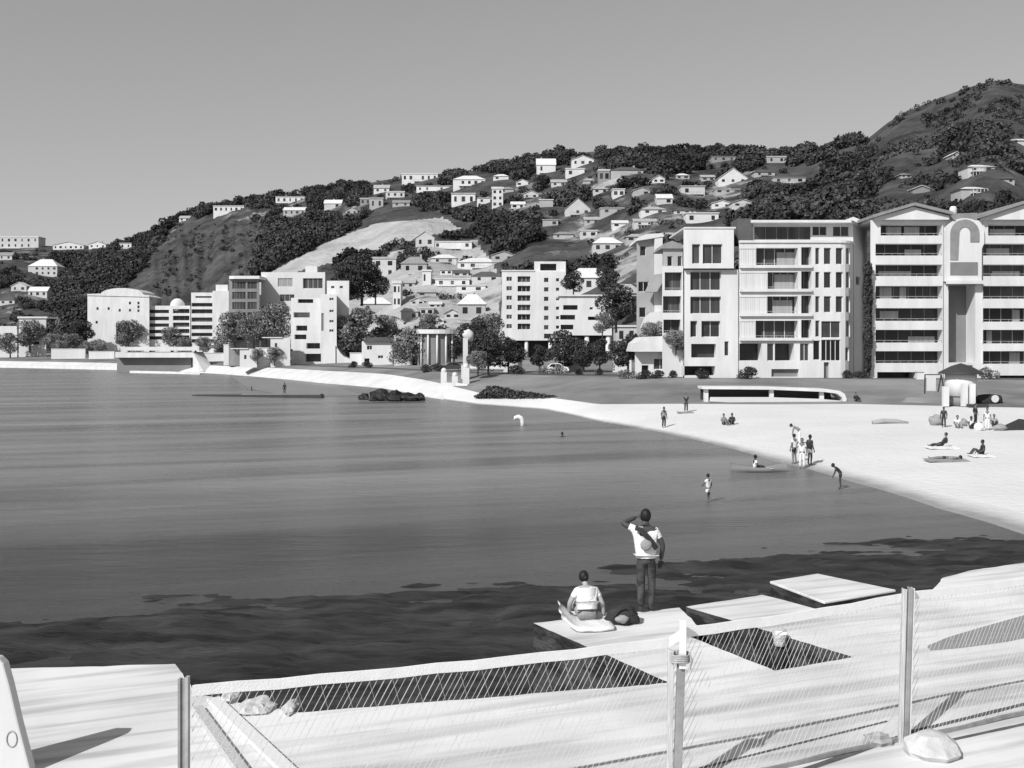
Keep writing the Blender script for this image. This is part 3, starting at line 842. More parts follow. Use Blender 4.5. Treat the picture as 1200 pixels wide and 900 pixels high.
mb = MB(); xz(mb, [(757, 342), (766, 322), (779, 320), (779, 326), (770, 342)], 139.5, 0, 1.4); mb.build('balcony', 'grey', t)
mb = MB(); xz(mb, [(752, 384), (757, 372), (764, 366), (778, 364), (780, 384)], 139.5, 0, 2); mb.build('bay_roof', 'pale', t)

# ---- cottage with a flared roof
Yc = 134.0
t = thing('cottage', 'small cottage with a wide flared roof, low between trees left of the louvred block', 'house', (PX(772, Yc), Yc, 3.0))
w = px_wall([(744, Yc), (800, Yc)])
w.build(t, 2.2, PZ(412, Yc), [w.hole(752, 760, 428, 441, 'v', d=1.2), w.hole(766, 781, 420, 433, 'w', 2), w.hole(788, 797, 424, 441, 'v', d=.6)], m='white', depth=7)
mb = MB(); xz(mb, [(741, 412), (744, 402), (752, 395), (776, 394), (781, 404), (795, 413), (793, 416), (775, 412)], Yc, -1.6, 7.5); mb.build('roof', 'roof_pale', t)
mb = MB(); mb.bar((PX(783, Yc), Yc - 1.4, 2.5), (PX(783, Yc), Yc - 1.4, PZ(413, Yc)), .18, .18); mb.build('porch_post', 'dark', t)

# ---- tower block in the middle
Y3 = 245.0
b3 = thing('tower_block', 'white tower block with six rows of windows, on the hill foot in the middle', 'building', (PX(624, Y3), Y3, 4.2))
w = px_wall([(588, Y3), (663, Y3)])
hs = []
for i in range(6):
    a = 324 + 11.1 * i
    hs.append(w.hole(593.5, 600, a + .3, a + 5.4, 'w', 2)); hs.append(w.hole(606.5, 621.5, a - .3, a + 6.6, 'w', 3, d=.6))
    hs.append(w.hole(637.5, 643, a + 1.5, a + 6.8, 'w', 1)); hs.append(w.hole(651.5, 655.5, a + 2, a + 6, 'w', 1))
hs.append(w.hole(637.5, 646, 391, 397, 'w', 1))
w.build(b3, PZ(399, Y3), PZ(318, Y3), hs, depth=14)
mb = MB(); xz(mb, [(583, 398), (586, 384), (588.3, 350), (588.3, 398)], Y3, 0, 14); mb.build('buttress', 'white', b3)
w = px_wall([(626, Y3 + 1), (663, Y3 + 1)]); w.build(b3, PZ(319, Y3), PZ(306, Y3), [w.hole(633, 652, 309, 317, 'v', d=1.0)], depth=10)
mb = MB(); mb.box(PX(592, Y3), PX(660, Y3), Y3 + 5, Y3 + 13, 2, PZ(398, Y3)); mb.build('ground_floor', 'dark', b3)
for p in (590, 617, 645, 660):
    mb = MB(); mb.lathe([(.45, 0), (.45, PZ(399, Y3) - 3)], (PX(p, Y3), Y3 + .8, 3.0), 12); mb.build('pillar', 'white', b3, True)
roof_slab(b3, [(PX(588, Y3), Y3), (PX(626, Y3), Y3), (PX(626, Y3), Y3 + 14), (PX(588, Y3), Y3 + 14)], PZ(318, Y3), PZ(316.4, Y3), over=.2)

Yt = 205.0
t = thing('apartment_building', 'low white block with three dark balcony slots, on pillars right of the tower block', 'building', (PX(688, Yt), Yt, 3.5))
w = px_wall([(656, Yt), (717, Yt)])
w.build(t, PZ(393, Yt), PZ(347, Yt), [w.hole(660, 677, 357.5, 363, 'b', 2, rail=False), w.hole(656.5, 674, 369, 374.5, 'b', 2, rail=False), w.hole(657, 672, 380.5, 386, 'b', 2, rail=False), w.hole(691, 695, 360, 363, 'w', 1), w.hole(689, 713, 371, 375, 'b', 2, rail=False)], depth=12)
roof_slab(t, [(PX(655, Yt), Yt - .4), (PX(718, Yt), Yt - .4), (PX(718, Yt), Yt + 12), (PX(655, Yt), Yt + 12)], PZ(347, Yt), PZ(345.4, Yt), 'white')
for p in (660, 688, 713):
    mb = MB(); mb.lathe([(.5, 0), (.5, PZ(393, Yt) - 2.6)], (PX(p, Yt), Yt + .8, 2.6), 12); mb.build('pillar', 'pale', t, True)
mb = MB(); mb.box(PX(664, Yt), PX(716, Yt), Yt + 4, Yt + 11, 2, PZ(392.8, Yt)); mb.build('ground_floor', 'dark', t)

# ---- the three apartment houses at the left
Ya = 395.0
t = thing('apartment_building', 'plain white block with a rounded gable and tiny windows, leftmost of the shore blocks', 'building', (PX(138, Ya), Ya, 3.5))
w = px_wall([(102.5, Ya), (175, Ya)])
w.build(t, 1.8, PZ(346, Ya), [w.hole(a, a + 2.6, b, b + 3.4, 'w', 1) for a, b in ((113, 360), (126, 360), (139, 362), (151, 353.5), (151, 362), (161, 353.5), (161, 358), (161, 362.5), (147, 395), (112, 376))] + [w.hole(136, 157, 378, 403, 'v', d=2.5, gm='mid')], depth=14)
mb = MB(); xz(mb, [(102.5, 346.2), (102.5, 344.5), (118, 344)] + [(143 - 25 * math.cos(q), 345 - 7.5 * math.sin(q)) for q in np.linspace(0, math.pi, 10)] + [(175, 347), (175, 348)], Ya, -.3, 14); mb.build('roof', 'white', t)
t = thing('apartment_building', 'white block of dark window bands under a small roof dome, left of the slab tower', 'building', (PX(198, Ya), Ya, 3.5))
w = px_wall([(172, Ya + 2), (223, Ya + 2)])
hs = []
for a, b in ((363, 367), (371, 375.4), (379, 383), (386.5, 390.5), (394, 398)):
    hs += [w.hole(172.6, 198, a, b, 'b', 3, rail=False, d=1), w.hole(202.5, 222, a - 1, b, 'b', 3, rail=False, d=1)]
w.build(t, 1.8, PZ(358, Ya), hs, depth=14)
mb = MB(); mb.ball((PX(208, Ya + 5), Ya + 5, PZ(358, Ya)), (2.8, 2.8, 3), 14, 8); mb.build('roof_dome', 'white', t, True)
t = thing('apartment_building', 'white slab tower with six dark balcony bands on its left half, beside the domed block', 'building', (PX(246, Ya), Ya, 3.5))
w = px_wall([(224, Ya - 1), (249, Ya - 1)])
w.build(t, 1.8, PZ(343, Ya), [w.hole(224.4, 248.8, a, b, 'b', 3, rail=False, d=1) for a, b in ((355, 359.2), (362.4, 367.3), (372, 377), (381, 386), (390, 394), (397.5, 401.5))] + [w.hole(229, 248, 347, 349, 'v', d=.4)], depth=14)
w = px_wall([(249.1, Ya - 1.6), (270, Ya - 1.6)])
w.build(t, 1.8, PZ(341, Ya), [w.hole(256, 258.5, 393, 396, 'w', 1)], depth=13)
mb = MB(); mb.box(PX(252, Ya), PX(266, Ya), Ya + 1, Ya + 7, PZ(341.2, Ya), PZ(333.5, Ya)); mb.build('lift_tower', 'white', t)
t = thing('house', 'pale flat roofed house with a lower left wing, at the left edge by the water', 'house', (PX(38, 380), 380, 3.0))
w = px_wall([(22, 380), (54, 380)])
w.build(t, 1.6, PZ(373, 380), [w.hole(27, 43, 384, 396, 'w', 3, gm='glass2'), w.hole(26, 46, 400, 404, 'w', 3)], m='pale', depth=9)
roof_slab(t, [(PX(21, 380), 379.5), (PX(56, 380), 379.5), (PX(56, 380), 389), (PX(21, 380), 389)], PZ(373, 380), PZ(371, 380), 'roof_pale')
w = px_wall([(-20, 381), (20, 381)]); w.build(t, 1.6, PZ(382, 380), [w.hole(-12, 0, 390, 397, 'w', 3), w.hole(6, 14, 390, 397, 'w', 2)], m='pale', depth=8)

# ---- the hotel cluster
Yb = 243.0
t = thing('hotel_building', 'dark fronted building with round corner and pale roof rim, right of the slab tower', 'building', (PX(290, Yb + 10), Yb + 10, 3.2))
q = Yb + 10
w = px_wall([(268, q + 3), (270, q + 1), (275, q), (304, q)])
w.build(t, 2, PZ(327, q), [w.hole(272, 288, 330 + 12 * i, 338.5 + 12 * i, 'w', 5, gm='glass2', fm='mid') for i in range(6)] + [w.hole(290, 301, 330 + 12 * i, 338.5 + 12 * i, 'w', 3, gm='glass2', fm='mid') for i in range(6)], m='mid', depth=12)
roof_slab(t, [(PX(266, q), q + 2), (PX(269, q), q - .2), (PX(275, q), q - .9), (PX(305, q), q - .9), (PX(305, q), q + 12), (PX(266, q), q + 12)], PZ(327, q), PZ(323.5, q), 'white')
t = thing('apartment_building', 'pale block with wide grey penthouse windows, above the stepped hillside terrace', 'building', (PX(350, Yb + 16), Yb + 16, 4))
q = Yb + 16
w = px_wall([(306, q), (381, q)])
w.build(t, 4, PZ(319, q), [w.hole(325.5, 343, 326, 336, 'w', 3, gm='curtain'), w.hole(355, 378, 326, 338, 'w', 4, gm='glass2', d=.4), w.hole(328, 345, 345, 353, 'w', 3, gm='glass2')], m='pale', depth=9)
mb = MB(); mb.box(PX(356, q), PX(370, q), q + 2, q + 7, PZ(319.2, q), PZ(311, q)); mb.build('lift_tower', 'pale', t)
t = thing('apartment_building', 'white block with stacked dark terraces at left and a slim windowed tower at right', 'building', (PX(380, Yb), Yb, 3))
w = px_wall([(341, Yb), (376, Yb)])
w.build(t, 2, PZ(349, Yb), [w.hole(349, 367, 350.5, 355, 'b', 2, rail=False), w.hole(344, 363, 366, 372, 'b', 2, gm='curtain', rail=False), w.hole(347, 360, 381.5, 387.5, 'b', 2, rail=False), w.hole(345, 359, 392, 397.5, 'b', 2, rail=False), w.hole(359, 375, 402, 408.5, 'b', 2, rail=False), w.hole(357, 376, 414.5, 424, 'v'), w.hole(333, 343, 409, 412, 'w', 1)], depth=10)
w = px_wall([(376.2, Yb - 1), (394.5, Yb - 1)])
w.build(t, 2, PZ(345, Yb), [w.hole(386, 391, a, a + 3, 'w', 2) for a in (349, 363, 375, 386)] + [w.hole(376.6, 379.6, 367, 388, 'w', 1, gm='mid')], depth=9)
w = px_wall([(383, Yb + 4), (409, Yb + 4)])
w.build(t, 10, PZ(329, Yb + 4), [w.hole(388, 392, 335, 338, 'w', 1), w.hole(398, 402, 335, 338, 'w', 1)], depth=6)
mb = MB(); xz(mb, [(394, 428), (394, 405), (400, 414), (404, 418), (411, 421), (411, 428)], Yb, -1, 5); mb.build('stair_ramp', 'white', t)
for (a, b, c, d, l) in ((317, 340, 396, 410, 'small pale block with a dome shaped shrub, lowest left of the stepped white terraces'), (281, 301, 409, 424, 'little white kiosk with one dark door, under the dark fronted building')):
    hb = thing('kiosk' if a == 281 else 'house', l, 'hut' if a == 281 else 'house', (PX((a + b) / 2, Yb - 8), Yb - 8, 3))
    w = px_wall([(a, Yb - 8), (b, Yb - 8)]); w.build(hb, 2, PZ(c, Yb - 8), [w.hole(a + 5, a + 8, d - 8, d - 3, 'w', 1)], m='pale', depth=5)
    roof_slab(hb, [(PX(a, Yb), Yb - 8.3), (PX(b, Yb), Yb - 8.3), (PX(b, Yb), Yb - 3), (PX(a, Yb), Yb - 3)], PZ(c, Yb - 8), PZ(c - 1, Yb - 8))

# ---- low white building and the pillared pavilion
t = thing('pub_building', 'low white building under a dark shallow roof, just left of the pillared pavilion', 'building', (PX(445, 222), 222, 3))
w = px_wall([(424, 222), (460, 222)])
w.build(t, 2, PZ(400, 222), [w.hole(443, 449, 416.5, 420, 'w', 2), w.hole(427, 433, 420, 428, 'v', d=.5), w.hole(430, 436, 405, 410, 'w', 2)], depth=8)
mb = MB(); xz(mb, [(426, 400), (432, 395.5), (454, 395), (460, 400)], 222, -.8, 8); mb.build('roof', 'roof_dark', t)
w = px_wall([(461, 224), (489, 224)]); w.build(t, 2, PZ(393, 224), [w.hole(466, 472, 400, 406, 'w', 2), w.hole(478, 484, 400, 406, 'w', 2)], m='pale', depth=7)
Yp = 205.0
t = thing('pavilion', 'grey pillared pavilion with thin white oval roof, between the pub and the stone monument', 'pavilion', (PX(510, Yp), Yp, 2.8))
mb = MB(); mb.prism([(PX(510, Yp) + 4.1 * math.cos(q), Yp + 3 + 3 * math.sin(q)) for q in np.linspace(0, 2 * math.pi, 24)[:-1]], PZ(391, Yp), PZ(386, Yp)); mb.build('roof', 'white', t)
mb = MB(); mb.prism([(PX(510, Yp) + 3.3 * math.cos(q), Yp + 3 + 2.1 * math.sin(q)) for q in np.linspace(0, 2 * math.pi, 24)[:-1]], 2, PZ(391.2, Yp)); mb.build('wall', 'mid', t)
for q in np.linspace(0.1, 2 * math.pi + .1, 13)[:-1]:
    mb = MB(); mb.lathe([(.24, 0), (.2, PZ(391.1, Yp) - 2.4)], (PX(510, Yp) + 3.6 * math.cos(q), Yp + 3 + 2.5 * math.sin(q), 2.4), 10); mb.build('pillar', 'pale', t, True)
mb = MB(); mb.box(PX(480, Yp), PX(520, Yp), Yp - 1.2, Yp + .2, 2.2, PZ(431, Yp)); mb.build('step', 'pale', t)
# ------------------------------------------------------------------ houses on the hill
HOUSES = [  # px, py, w, h (photo pixels), kind, walls, roof, label
 (447,221,18,10,'g','white','roof_pale','small white gabled house, leftmost on the ridge above the dark gully'),
 (492,208,42,10,'f','white','roof_pale','long low white house along the skyline, right of a dark tree clump'),
 (463,228,22,8,'f','pale','roof_pale','low pale house just under the skyline at the top of the dark gully'),
 (509,221,42,7,'f','white','roof_pale','very long thin white terrace below the skyline house'),
 (550,211,38,14,'h','white','roof_pale','broad white hipped house high on the ridge'),
 (543,233,28,14,'f','white','roof_grey','white flat roofed house with dark windows, below the broad hipped house'),
 (570,235,22,7,'f','white','roof_pale','low white wing beside a taller white cube house'),
 (583,231,13,24,'f','white','roof_pale','tall narrow white cube house at the end of a low wing'),
 (607,240,16,9,'g','white','roof_pale','little white gabled house to the right of the tall narrow cube house'),
 (587,207,18,8,'h','white','roof_pale','small pale hipped house on the skyline, right of the broad hipped house'),
 (612,214,14,8,'g','white','roof_pale','tiny white gabled house under the dark ridge shoulder'),
 (640,194,22,18,'g','white','roof_pale','tall white gabled house on the dark ridge shoulder'),
 (390,239,20,11,'g','pale','roof_pale','pale gabled house on the left shoulder of the ridge'),
 (441,238,16,13,'f','grey','roof_grey','grey box house beside the dark gully'),
 (645,261,18,8,'f','grey','roof_pale','grey flat roofed house amid dark bush, below the steep white gable'),
 (677,242,30,20,'s','white','roof_pale','steep white gabled house standing out from dark bush in mid hill'),
 (498,280,22,18,'g','white','roof_pale','white gabled house at the left end of a pale terrace on the spur'),
 (530,287,46,9,'f','white','roof_pale','long pale terrace running right from the spur gable'),
 (520,303,30,11,'h','pale','roof_pale','pale hipped house directly below the long spur terrace'),
 (560,308,48,14,'h','white','roof_pale','wide pale house with a spread hipped roof, above and left of the tower block'),
 (530,331,40,9,'f','white','roof_pale','low white house with a chimney end on the mid spur'),
 (500,325,10,18,'f','white','roof_pale','narrow white stair tower at the end of a low white house'),
 (570,324,34,13,'h','pale','roof_grey','grey hipped house just left of the tower block roof'),
 (523,319,14,6,'f','white','roof_pale','tiny white flat house between two bigger spur houses'),
 (552,338,34,8,'f','white','roof_pale','long white flat roof above the rough pale house by the tower block'),
 (553,358,32,28,'h','pale','roof_pale','rough pale house of two storeys to the left of the tower block'),
 (489,353,16,8,'g','white','roof_pale','small white house in scrub in the middle of the spur foot'),
 (510,357,14,7,'g','pale','roof_pale','small pale house next to a white one in the spur foot scrub'),
 (450,313,28,24,'f','pale','roof_pale','pale square house right of the dark tree clump'),
 (485,310,30,20,'h','grey','roof_grey','grey dome roofed house on the spur'),
 (465,345,9,32,'f','white','roof_pale','tall thin white house between bushes on the lower spur'),
 (440,357,36,18,'h','pale','roof_pale','wide pale hipped house above the low white pub'),
 (462,378,22,14,'g','white','roof_pale','white gabled house behind the low white pub'),
 (480,366,20,18,'h','pale','roof_grey','pale house under a round grey roof above the pavilion'),
 (513,376,14,8,'h','white','roof_pale','little white house right above the pavilion roof'),
 (683,188,26,12,'g','white','roof_pale','white gabled house below the skyline, left of the long dark ridge'),
 (674,202,22,10,'f','white','roof_pale','low white house below a gabled one near the skyline'),
 (708,206,13,15,'f','grey','roof_pale','narrow grey house near the top of the middle hill'),
 (735,200,38,12,'h','grey','roof_grey','wide grey hipped house near the top of the middle hill'),
 (772,210,14,9,'g','white','roof_pale','small pale gabled house in dark bush below the skyline'),
 (704,222,18,9,'h','pale','roof_pale','small pale hipped house, left one of a pair in mid hill'),
 (725,226,14,10,'f','white','roof_pale','small white cube house, right one of a pair in mid hill'),
 (812,223,28,11,'f','white','roof_pale','white flat roofed house in the dark bush above the narrow town house'),
 (779,233,18,13,'g','white','roof_pale','white gabled house in dark bush with scrub to its right'),
 (859,206,34,18,'s','white','roof_pale','big white house with a steep roof, high above the louvred block'),
 (848,186,28,6,'f','grey','roof_grey','low grey house on the skyline above the big steep roofed house'),
 (910,187,24,8,'f','grey','roof_pale','grey flat roofed house on the skyline to the right'),
 (896,202,24,9,'h','grey','roof_grey','grey hipped house right of the big steep roofed house'),
 (853,224,30,5,'f','grey','roof_pale','thin pale terrace below the big steep roofed house'),
 (846,239,24,9,'g','white','roof_pale','white gabled house, left of a joined pair above the louvred block'),
 (870,238,24,9,'g','white','roof_pale','white gabled house, right of a joined pair above the louvred block'),
 (718,247,28,7,'f','pale','roof_pale','long pale flat roofed house in mid hill bush'),
 (766,246,30,10,'h','white','roof_pale','pale hipped house on a slope above the tall house with the corner tower'),
 (756,260,26,9,'g','pale','roof_pale','pale gabled house just above the tall house with the corner tower'),
 (727,262,18,9,'g','white','roof_pale','small white gabled house left of a paler gabled one'),
 (823,255,38,12,'f','white','roof_pale','long white house right behind the roof of the louvred block'),
 (712,286,34,18,'h','white','roof_pale','white spread out hipped house above the villa with dark windows'),
 (925,211,38,7,'f','grey','roof_grey','long grey house on the bushy slope left of the bare hill'),
 (1121,181,9,6,'g','pale','roof_pale','tiny pale house among dark bush on the bare hill'),
 (1150,196,32,10,'h','pale','roof_pale','pale hipped house on the bare hill, above the twin gables'),
 (1194,165,18,8,'g','white','roof_pale','white house at the right edge of the bare hill'),
 (1143,222,34,10,'h','grey','roof_pale','grey hipped house low on the bare hill, just above the twin gables'),
 (22,284,46,14,'f','white','roof_pale','long white house on the far skyline at the left edge'),
 (80,288,36,9,'g','white','roof_pale','pale gabled house on the far skyline, second group from the left'),
 (114,287,20,8,'g','white','roof_pale','small white gabled house on the far skyline beside a round tree'),
 (147,288,14,7,'f','white','roof_pale','small white box house on the far skyline where the ridge starts to climb'),
 (216,256,12,7,'g','white','roof_pale','tiny white gabled house on the climbing dark ridge'),
 (268,245,36,8,'f','white','roof_pale','long white house along the top of the dark cliff, left one'),
 (340,234,34,8,'f','white','roof_pale','long white house along the top of the dark cliff, right one'),
 (345,247,26,10,'g','pale','roof_pale','pale gabled house a little below the top of the dark cliff'),
 (50,313,34,20,'h','pale','roof_pale','pale house with a big sloping roof on the far left hillside'),
 (22,336,18,11,'g','pale','roof_pale','small pale house above the flat roofed shore house, left one'),
 (44,342,22,12,'g','pale','roof_pale','small pale house above the flat roofed shore house, right one'),
 (412, 247, 14, 8, 'g', 'pale', 'roof_grey', 'small grey roofed house above the top of the pale spur'),
 (428, 236, 12, 8, 'f', 'grey', 'roof_pale', 'tiny grey house left of the grey box house by the gully'),
 (470, 238, 20, 8, 'g', 'pale', 'roof_grey', 'grey roofed cottage under the long thin terrace, by the gully edge'),
 (594, 222, 16, 8, 'h', 'pale', 'roof_grey', 'grey roofed house between the broad hipped house and the ridge shoulder'),
 (622, 228, 18, 9, 'g', 'pale', 'roof_pale', 'pale gabled cottage in bush below the ridge shoulder'),
 (640, 238, 16, 9, 'f', 'grey', 'roof_pale', 'grey cube house left of the steep white gable'),
 (655, 214, 18, 9, 'g', 'pale', 'roof_pale', 'pale gabled cottage left of the narrow grey house'),
 (690, 212, 14, 8, 'h', 'pale', 'roof_grey', 'tiny hipped house beside the narrow grey house'),
 (752, 224, 20, 9, 'g', 'pale', 'roof_grey', 'grey roofed gabled house right of the small white cube house'),
 (800, 206, 16, 8, 'h', 'grey', 'roof_pale', 'grey walled house left of the big steep roofed house'),
 (830, 208, 16, 8, 'g', 'pale', 'roof_pale', 'small gabled house close left of the big steep roofed house'),
 (800, 247, 20, 9, 'h', 'pale', 'roof_grey', 'grey roofed house left of the long white house by the louvred block roof'),
 (694, 258, 18, 9, 'g', 'pale', 'roof_pale', 'pale gabled cottage right under the steep white gable'),
 (660, 275, 24, 9, 'h', 'grey', 'roof_grey', 'grey hipped cottage in scrub above the tower block roof'),
 (690, 274, 20, 9, 'f', 'pale', 'roof_pale', 'pale flat roofed house above the white spread out hipped house'),
 (745, 278, 22, 10, 'h', 'grey', 'roof_grey', 'grey hipped house left of the roof of the tall house with the corner tower'),
 (590, 300, 28, 11, 'g', 'grey', 'roof_grey', 'grey gabled house just over the left part of the tower block roof'),
 (540, 320, 18, 8, 'g', 'pale', 'roof_grey', 'grey roofed cottage in the middle of the spur houses'),
 (476, 332, 20, 11, 'g', 'pale', 'roof_pale', 'pale gabled cottage right of the tall thin white house'),
 (500, 343, 22, 8, 'h', 'grey', 'roof_grey', 'grey hipped cottage below the low white chimney house'),
 (430, 335, 22, 12, 'g', 'white', 'roof_pale', 'white gabled house left of the tall thin white house'),
 (530, 368, 18, 11, 'g', 'pale', 'roof_grey', 'grey roofed gabled cottage below the rough pale house'),
 (500, 365, 16, 9, 'f', 'pale', 'roof_pale', 'pale box house above the little white house over the pavilion'),
 (418, 372, 20, 12, 'h', 'pale', 'roof_grey', 'grey roofed house left of the wide pale hipped house'),
 (575, 372, 18, 14, 'g', 'pale', 'roof_pale', 'pale gabled house between the rough pale house and the tower block'),
 (548, 382, 22, 10, 'f', 'white', 'roof_pale', 'white flat roofed house above the stone monument'),
 (1080, 222, 20, 9, 'g', 'grey', 'roof_pale', 'grey gabled house above the left one of the twin gables'),
 (1062, 205, 12, 7, 'h', 'pale', 'roof_grey', 'tiny hipped house in scrub on the lower left of the bare hill'),
 (1180, 210, 18, 9, 'g', 'pale', 'roof_grey', 'grey roofed gabled house right of the pale hipped house on the bare hill'),
 (6, 300, 16, 9, 'g', 'pale', 'roof_grey', 'grey roofed house at the far left edge below the skyline house'),
 (8, 352, 18, 10, 'h', 'pale', 'roof_grey', 'grey roofed house at the left edge above the flat roofed shore house'),
 (690,327,52,28,'h','white','roof_pale','broad white villa with dark windows between the tower block and the tall house'),
 (735,345,36,26,'h','pale','roof_grey','pale villa under a grey hipped roof, left of the tall house with the corner tower'),
 (734,392,24,22,'f','white','roof_pale','white flat roofed house behind the trees left of the cottage'),
]
HBOX = []
for i, (px, pc, w_, h_, kind, wm, rm, lab) in enumerate(HOUSES):
    rr = random.Random(i + 50)
    by = pc + h_ / 2
    yr_, zr_ = ridge(px)
    Y, z = ground_at(px, by, _i(px, FOOT) - 40 if by > 330 else _i(px, FOOT))
    if Y >= yr_ - 1: Y = yr_ - 4; z = height(px, Y)
    s = Y / F
    Wd, Ht = w_ * s, h_ * s
    zb = PZ(by, Y); dp = min(12, max(6, Wd * .6))
    X = PX(px, Y)
    h = thing('hillside_house', lab, 'house', (X, Y, zb), 'houses on the hill')
    HBOX.append((px - w_ / 2, px + w_ / 2, pc - h_ / 2, by, Y))
    x0, x1, y0, y1 = X - Wd / 2, X + Wd / 2, Y, Y + dp
    wb, rb = MB(), MB()
    if kind == 'f':
        zw = zb + Ht * .9
        wb.box(x0, x1, y0, y1, zb - 5, zw); rb.box(x0 - .3, x1 + .3, y0 - .3, y1 + .3, zw, zb + Ht)
    elif kind in 'gs':
        zw = zb + Ht * (.58 if kind == 'g' else .35)
        wb_, rb_ = wb, rb
        house_gable(wb, rb, x0, x1, y0, y1, zb - 5, zw, zb + Ht, 'y' if (kind == 's' or rr.random() < .45) else 'x')
    else:
        zw = zb + Ht * .55; o = .4
        wb.box(x0, x1, y0, y1, zb - 5, zw)
        ri = min(Wd * .33, dp * .5)
        a = [(x0 - o, y0 - o, zw), (x1 + o, y0 - o, zw), (x1 + o, y1 + o, zw), (x0 - o, y1 + o, zw)]
        ym = (y0 + y1) / 2
        rb.add(a + [(x0 + ri, ym, zb + Ht), (x1 - ri, ym, zb + Ht)], [(0, 1, 5, 4), (1, 2, 5), (2, 3, 4, 5), (3, 0, 4), (3, 2, 1, 0)])
    wm = {'white': rr.choice(['white', 'house_a', 'house_a', 'house_b']), 'pale': rr.choice(['house_b', 'house_c']), 'grey': rr.choice(['house_d', 'house_c'])}[wm]
    rm = {'roof_pale': rr.choice(['roof_pale', 'roof_pale', 'roof_mid']), 'roof_grey': rr.choice(['roof_grey', 'roof_mid', 'roof_dark'])}[rm]
    if Wd > 7 and rr.random() < .5:
        dx0 = x0 + Wd * rr.uniform(0, .4); dx1 = dx0 + Wd * rr.uniform(.35, .6); zd = zb + rr.uniform(-.2, .3)
        db = MB(); db.box(dx0, dx1, y0 - 1.8, y0 - .02, zd - .2, zd)
        for i_ in range(5):
            q_ = dx0 + (dx1 - dx0 - .1) * i_ / 4; db.box(q_, q_ + .1, y0 - 1.8, y0 - 1.7, zd - 3, zd + .95)
        db.box(dx0, dx1, y0 - 1.8, y0 - 1.72, zd + .86, zd + .95); db.build('veranda_deck', rr.choice(['house_a', 'house_d']), h)
    wb.build('wall', wm, h); ro = rb.build('roof', rm, h)
    if Wd > 9 and rr.random() < .6:
        cb = MB(); cx = x0 + Wd * rr.uniform(.25, .75); cb.box(cx - .4, cx + .4, (y0 + y1) / 2 + .6, (y0 + y1) / 2 + 1.4, zb + Ht * .6, zb + Ht + .9); cb.build('chimney', 'grey', ro)
    nst = max(1, int((zw - zb) / 2.9)); nw = max(2, min(6, int(Wd / 3.4)))
    for st in range(nst):
        za = zb + (zw - zb) * (st + .3) / nst; zc = zb + (zw - zb) * (st + .78) / nst
        for k in range(nw):
            if rr.random() < .2: continue
            xa = x0 + Wd * (k + .5) / nw; ww = min(1.6, Wd / nw * .6) / 2 * rr.uniform(.6, 1.1)
            g = MB(); g.box(xa - ww, xa + ww, y0 - .04, y0 + .1, za, zc); g.build('window', 'glass', h)

# ------------------------------------------------------------------ vegetation
def leaf_mesh(name, cent, rad, nleaf, size, m, seed=0, flat=0.35):
    """many leaf sized quads through the volume of several lobes"""
    g = np.random.default_rng(seed)
    cent = np.asarray(cent, float); rad = np.asarray(rad, float)
    vol = rad.prod(axis=1) ** (2 / 3.0); k = g.choice(len(cent), nleaf, p=vol / vol.sum())
    d = g.normal(size=(nleaf, 3)); d /= np.linalg.norm(d, axis=1)[:, None]
    r = g.uniform(0.45, 1.0, nleaf) ** 0.5
    c = cent[k] + d * rad[k] * r[:, None]
    nrm = d + g.normal(size=(nleaf, 3)) * 0.7; nrm /= np.linalg.norm(nrm, axis=1)[:, None]
    t = np.cross(nrm, g.normal(size=(nleaf, 3))); t /= np.linalg.norm(t, axis=1)[:, None]
    b = np.cross(nrm, t)
    s = (size[k] if hasattr(size, '__len__') else np.full(nleaf, size)) * g.uniform(.6, 1.3, nleaf)
    t *= s[:, None]; b *= (s * g.uniform(.5, .9, nleaf))[:, None]
    V = np.stack([c - t - b, c + t - b * .6, c + t * .8 + b, c - t * .9 + b * .8], 1).reshape(-1, 3)
    me = bpy.data.meshes.new(name)
    me.vertices.add(len(V)); me.vertices.foreach_set('co', V.ravel())
    me.loops.add(nleaf * 4); me.loops.foreach_set('vertex_index', np.arange(nleaf * 4, dtype=np.int32))
    me.polygons.add(nleaf); me.polygons.foreach_set('loop_start', np.arange(0, nleaf * 4, 4, dtype=np.int32))
    me.update(calc_edges=True)
    me.materials.append(M[m])
    o = bpy.data.objects.new(name, me); COL.objects.link(o)
    return o

# bush on the hills: too many to count, one object
WOODS = [([(150,285),(170,272),(205,252),(240,240),(330,230),(335,242),(300,246),(250,250),(215,262),(190,285),(150,330),(120,375),(95,385),(85,320),(120,295)],1.0),
 ([(330,232),(415,218),(470,228),(430,255),(380,288),(320,322),(300,325),(312,280)],1.0),
 ([(60,300),(130,295),(120,340),(100,420),(62,415),(70,360)],.85),
 ([(0,300),(20,300),(20,330),(0,340)],.7),
 ([(470,222),(640,182),(900,178),(960,178),(900,215),(640,255),(560,262),(500,245)],.85),
 ([(560,250),(800,225),(800,262),(740,290),(690,292),(600,312),(560,290)],.85), ([(600,190),(900,190),(900,262),(600,270)],.85),
 ([(395,300),(440,300),(442,352),(402,352)],1.0),
 ([(830,245),(930,205),(1000,165),(1020,172),(1020,262),(830,266)],.9),
 ([(1095,165),(1120,150),(1180,150),(1200,175),(1200,200),(1150,205),(1110,192)],.85), ([(1010,180),(1060,132),(1165,95),(1200,98),(1200,260),(1000,262)],.6),
 ([(1000,240),(1200,240),(1200,260),(1000,262)],.7),
 ([(560,340),(600,330),(590,430),(540,430),(530,390)],.6),
 ([(430,285),(560,270),(590,340),(590,430),(430,430)],.66), ([(560,290),(720,270),(800,262),(800,420),(600,420)],.5), ([(0,320),(60,320),(60,420),(0,420)],.6),
 ([(450,392),(560,380),(590,430),(480,434)],.5)]
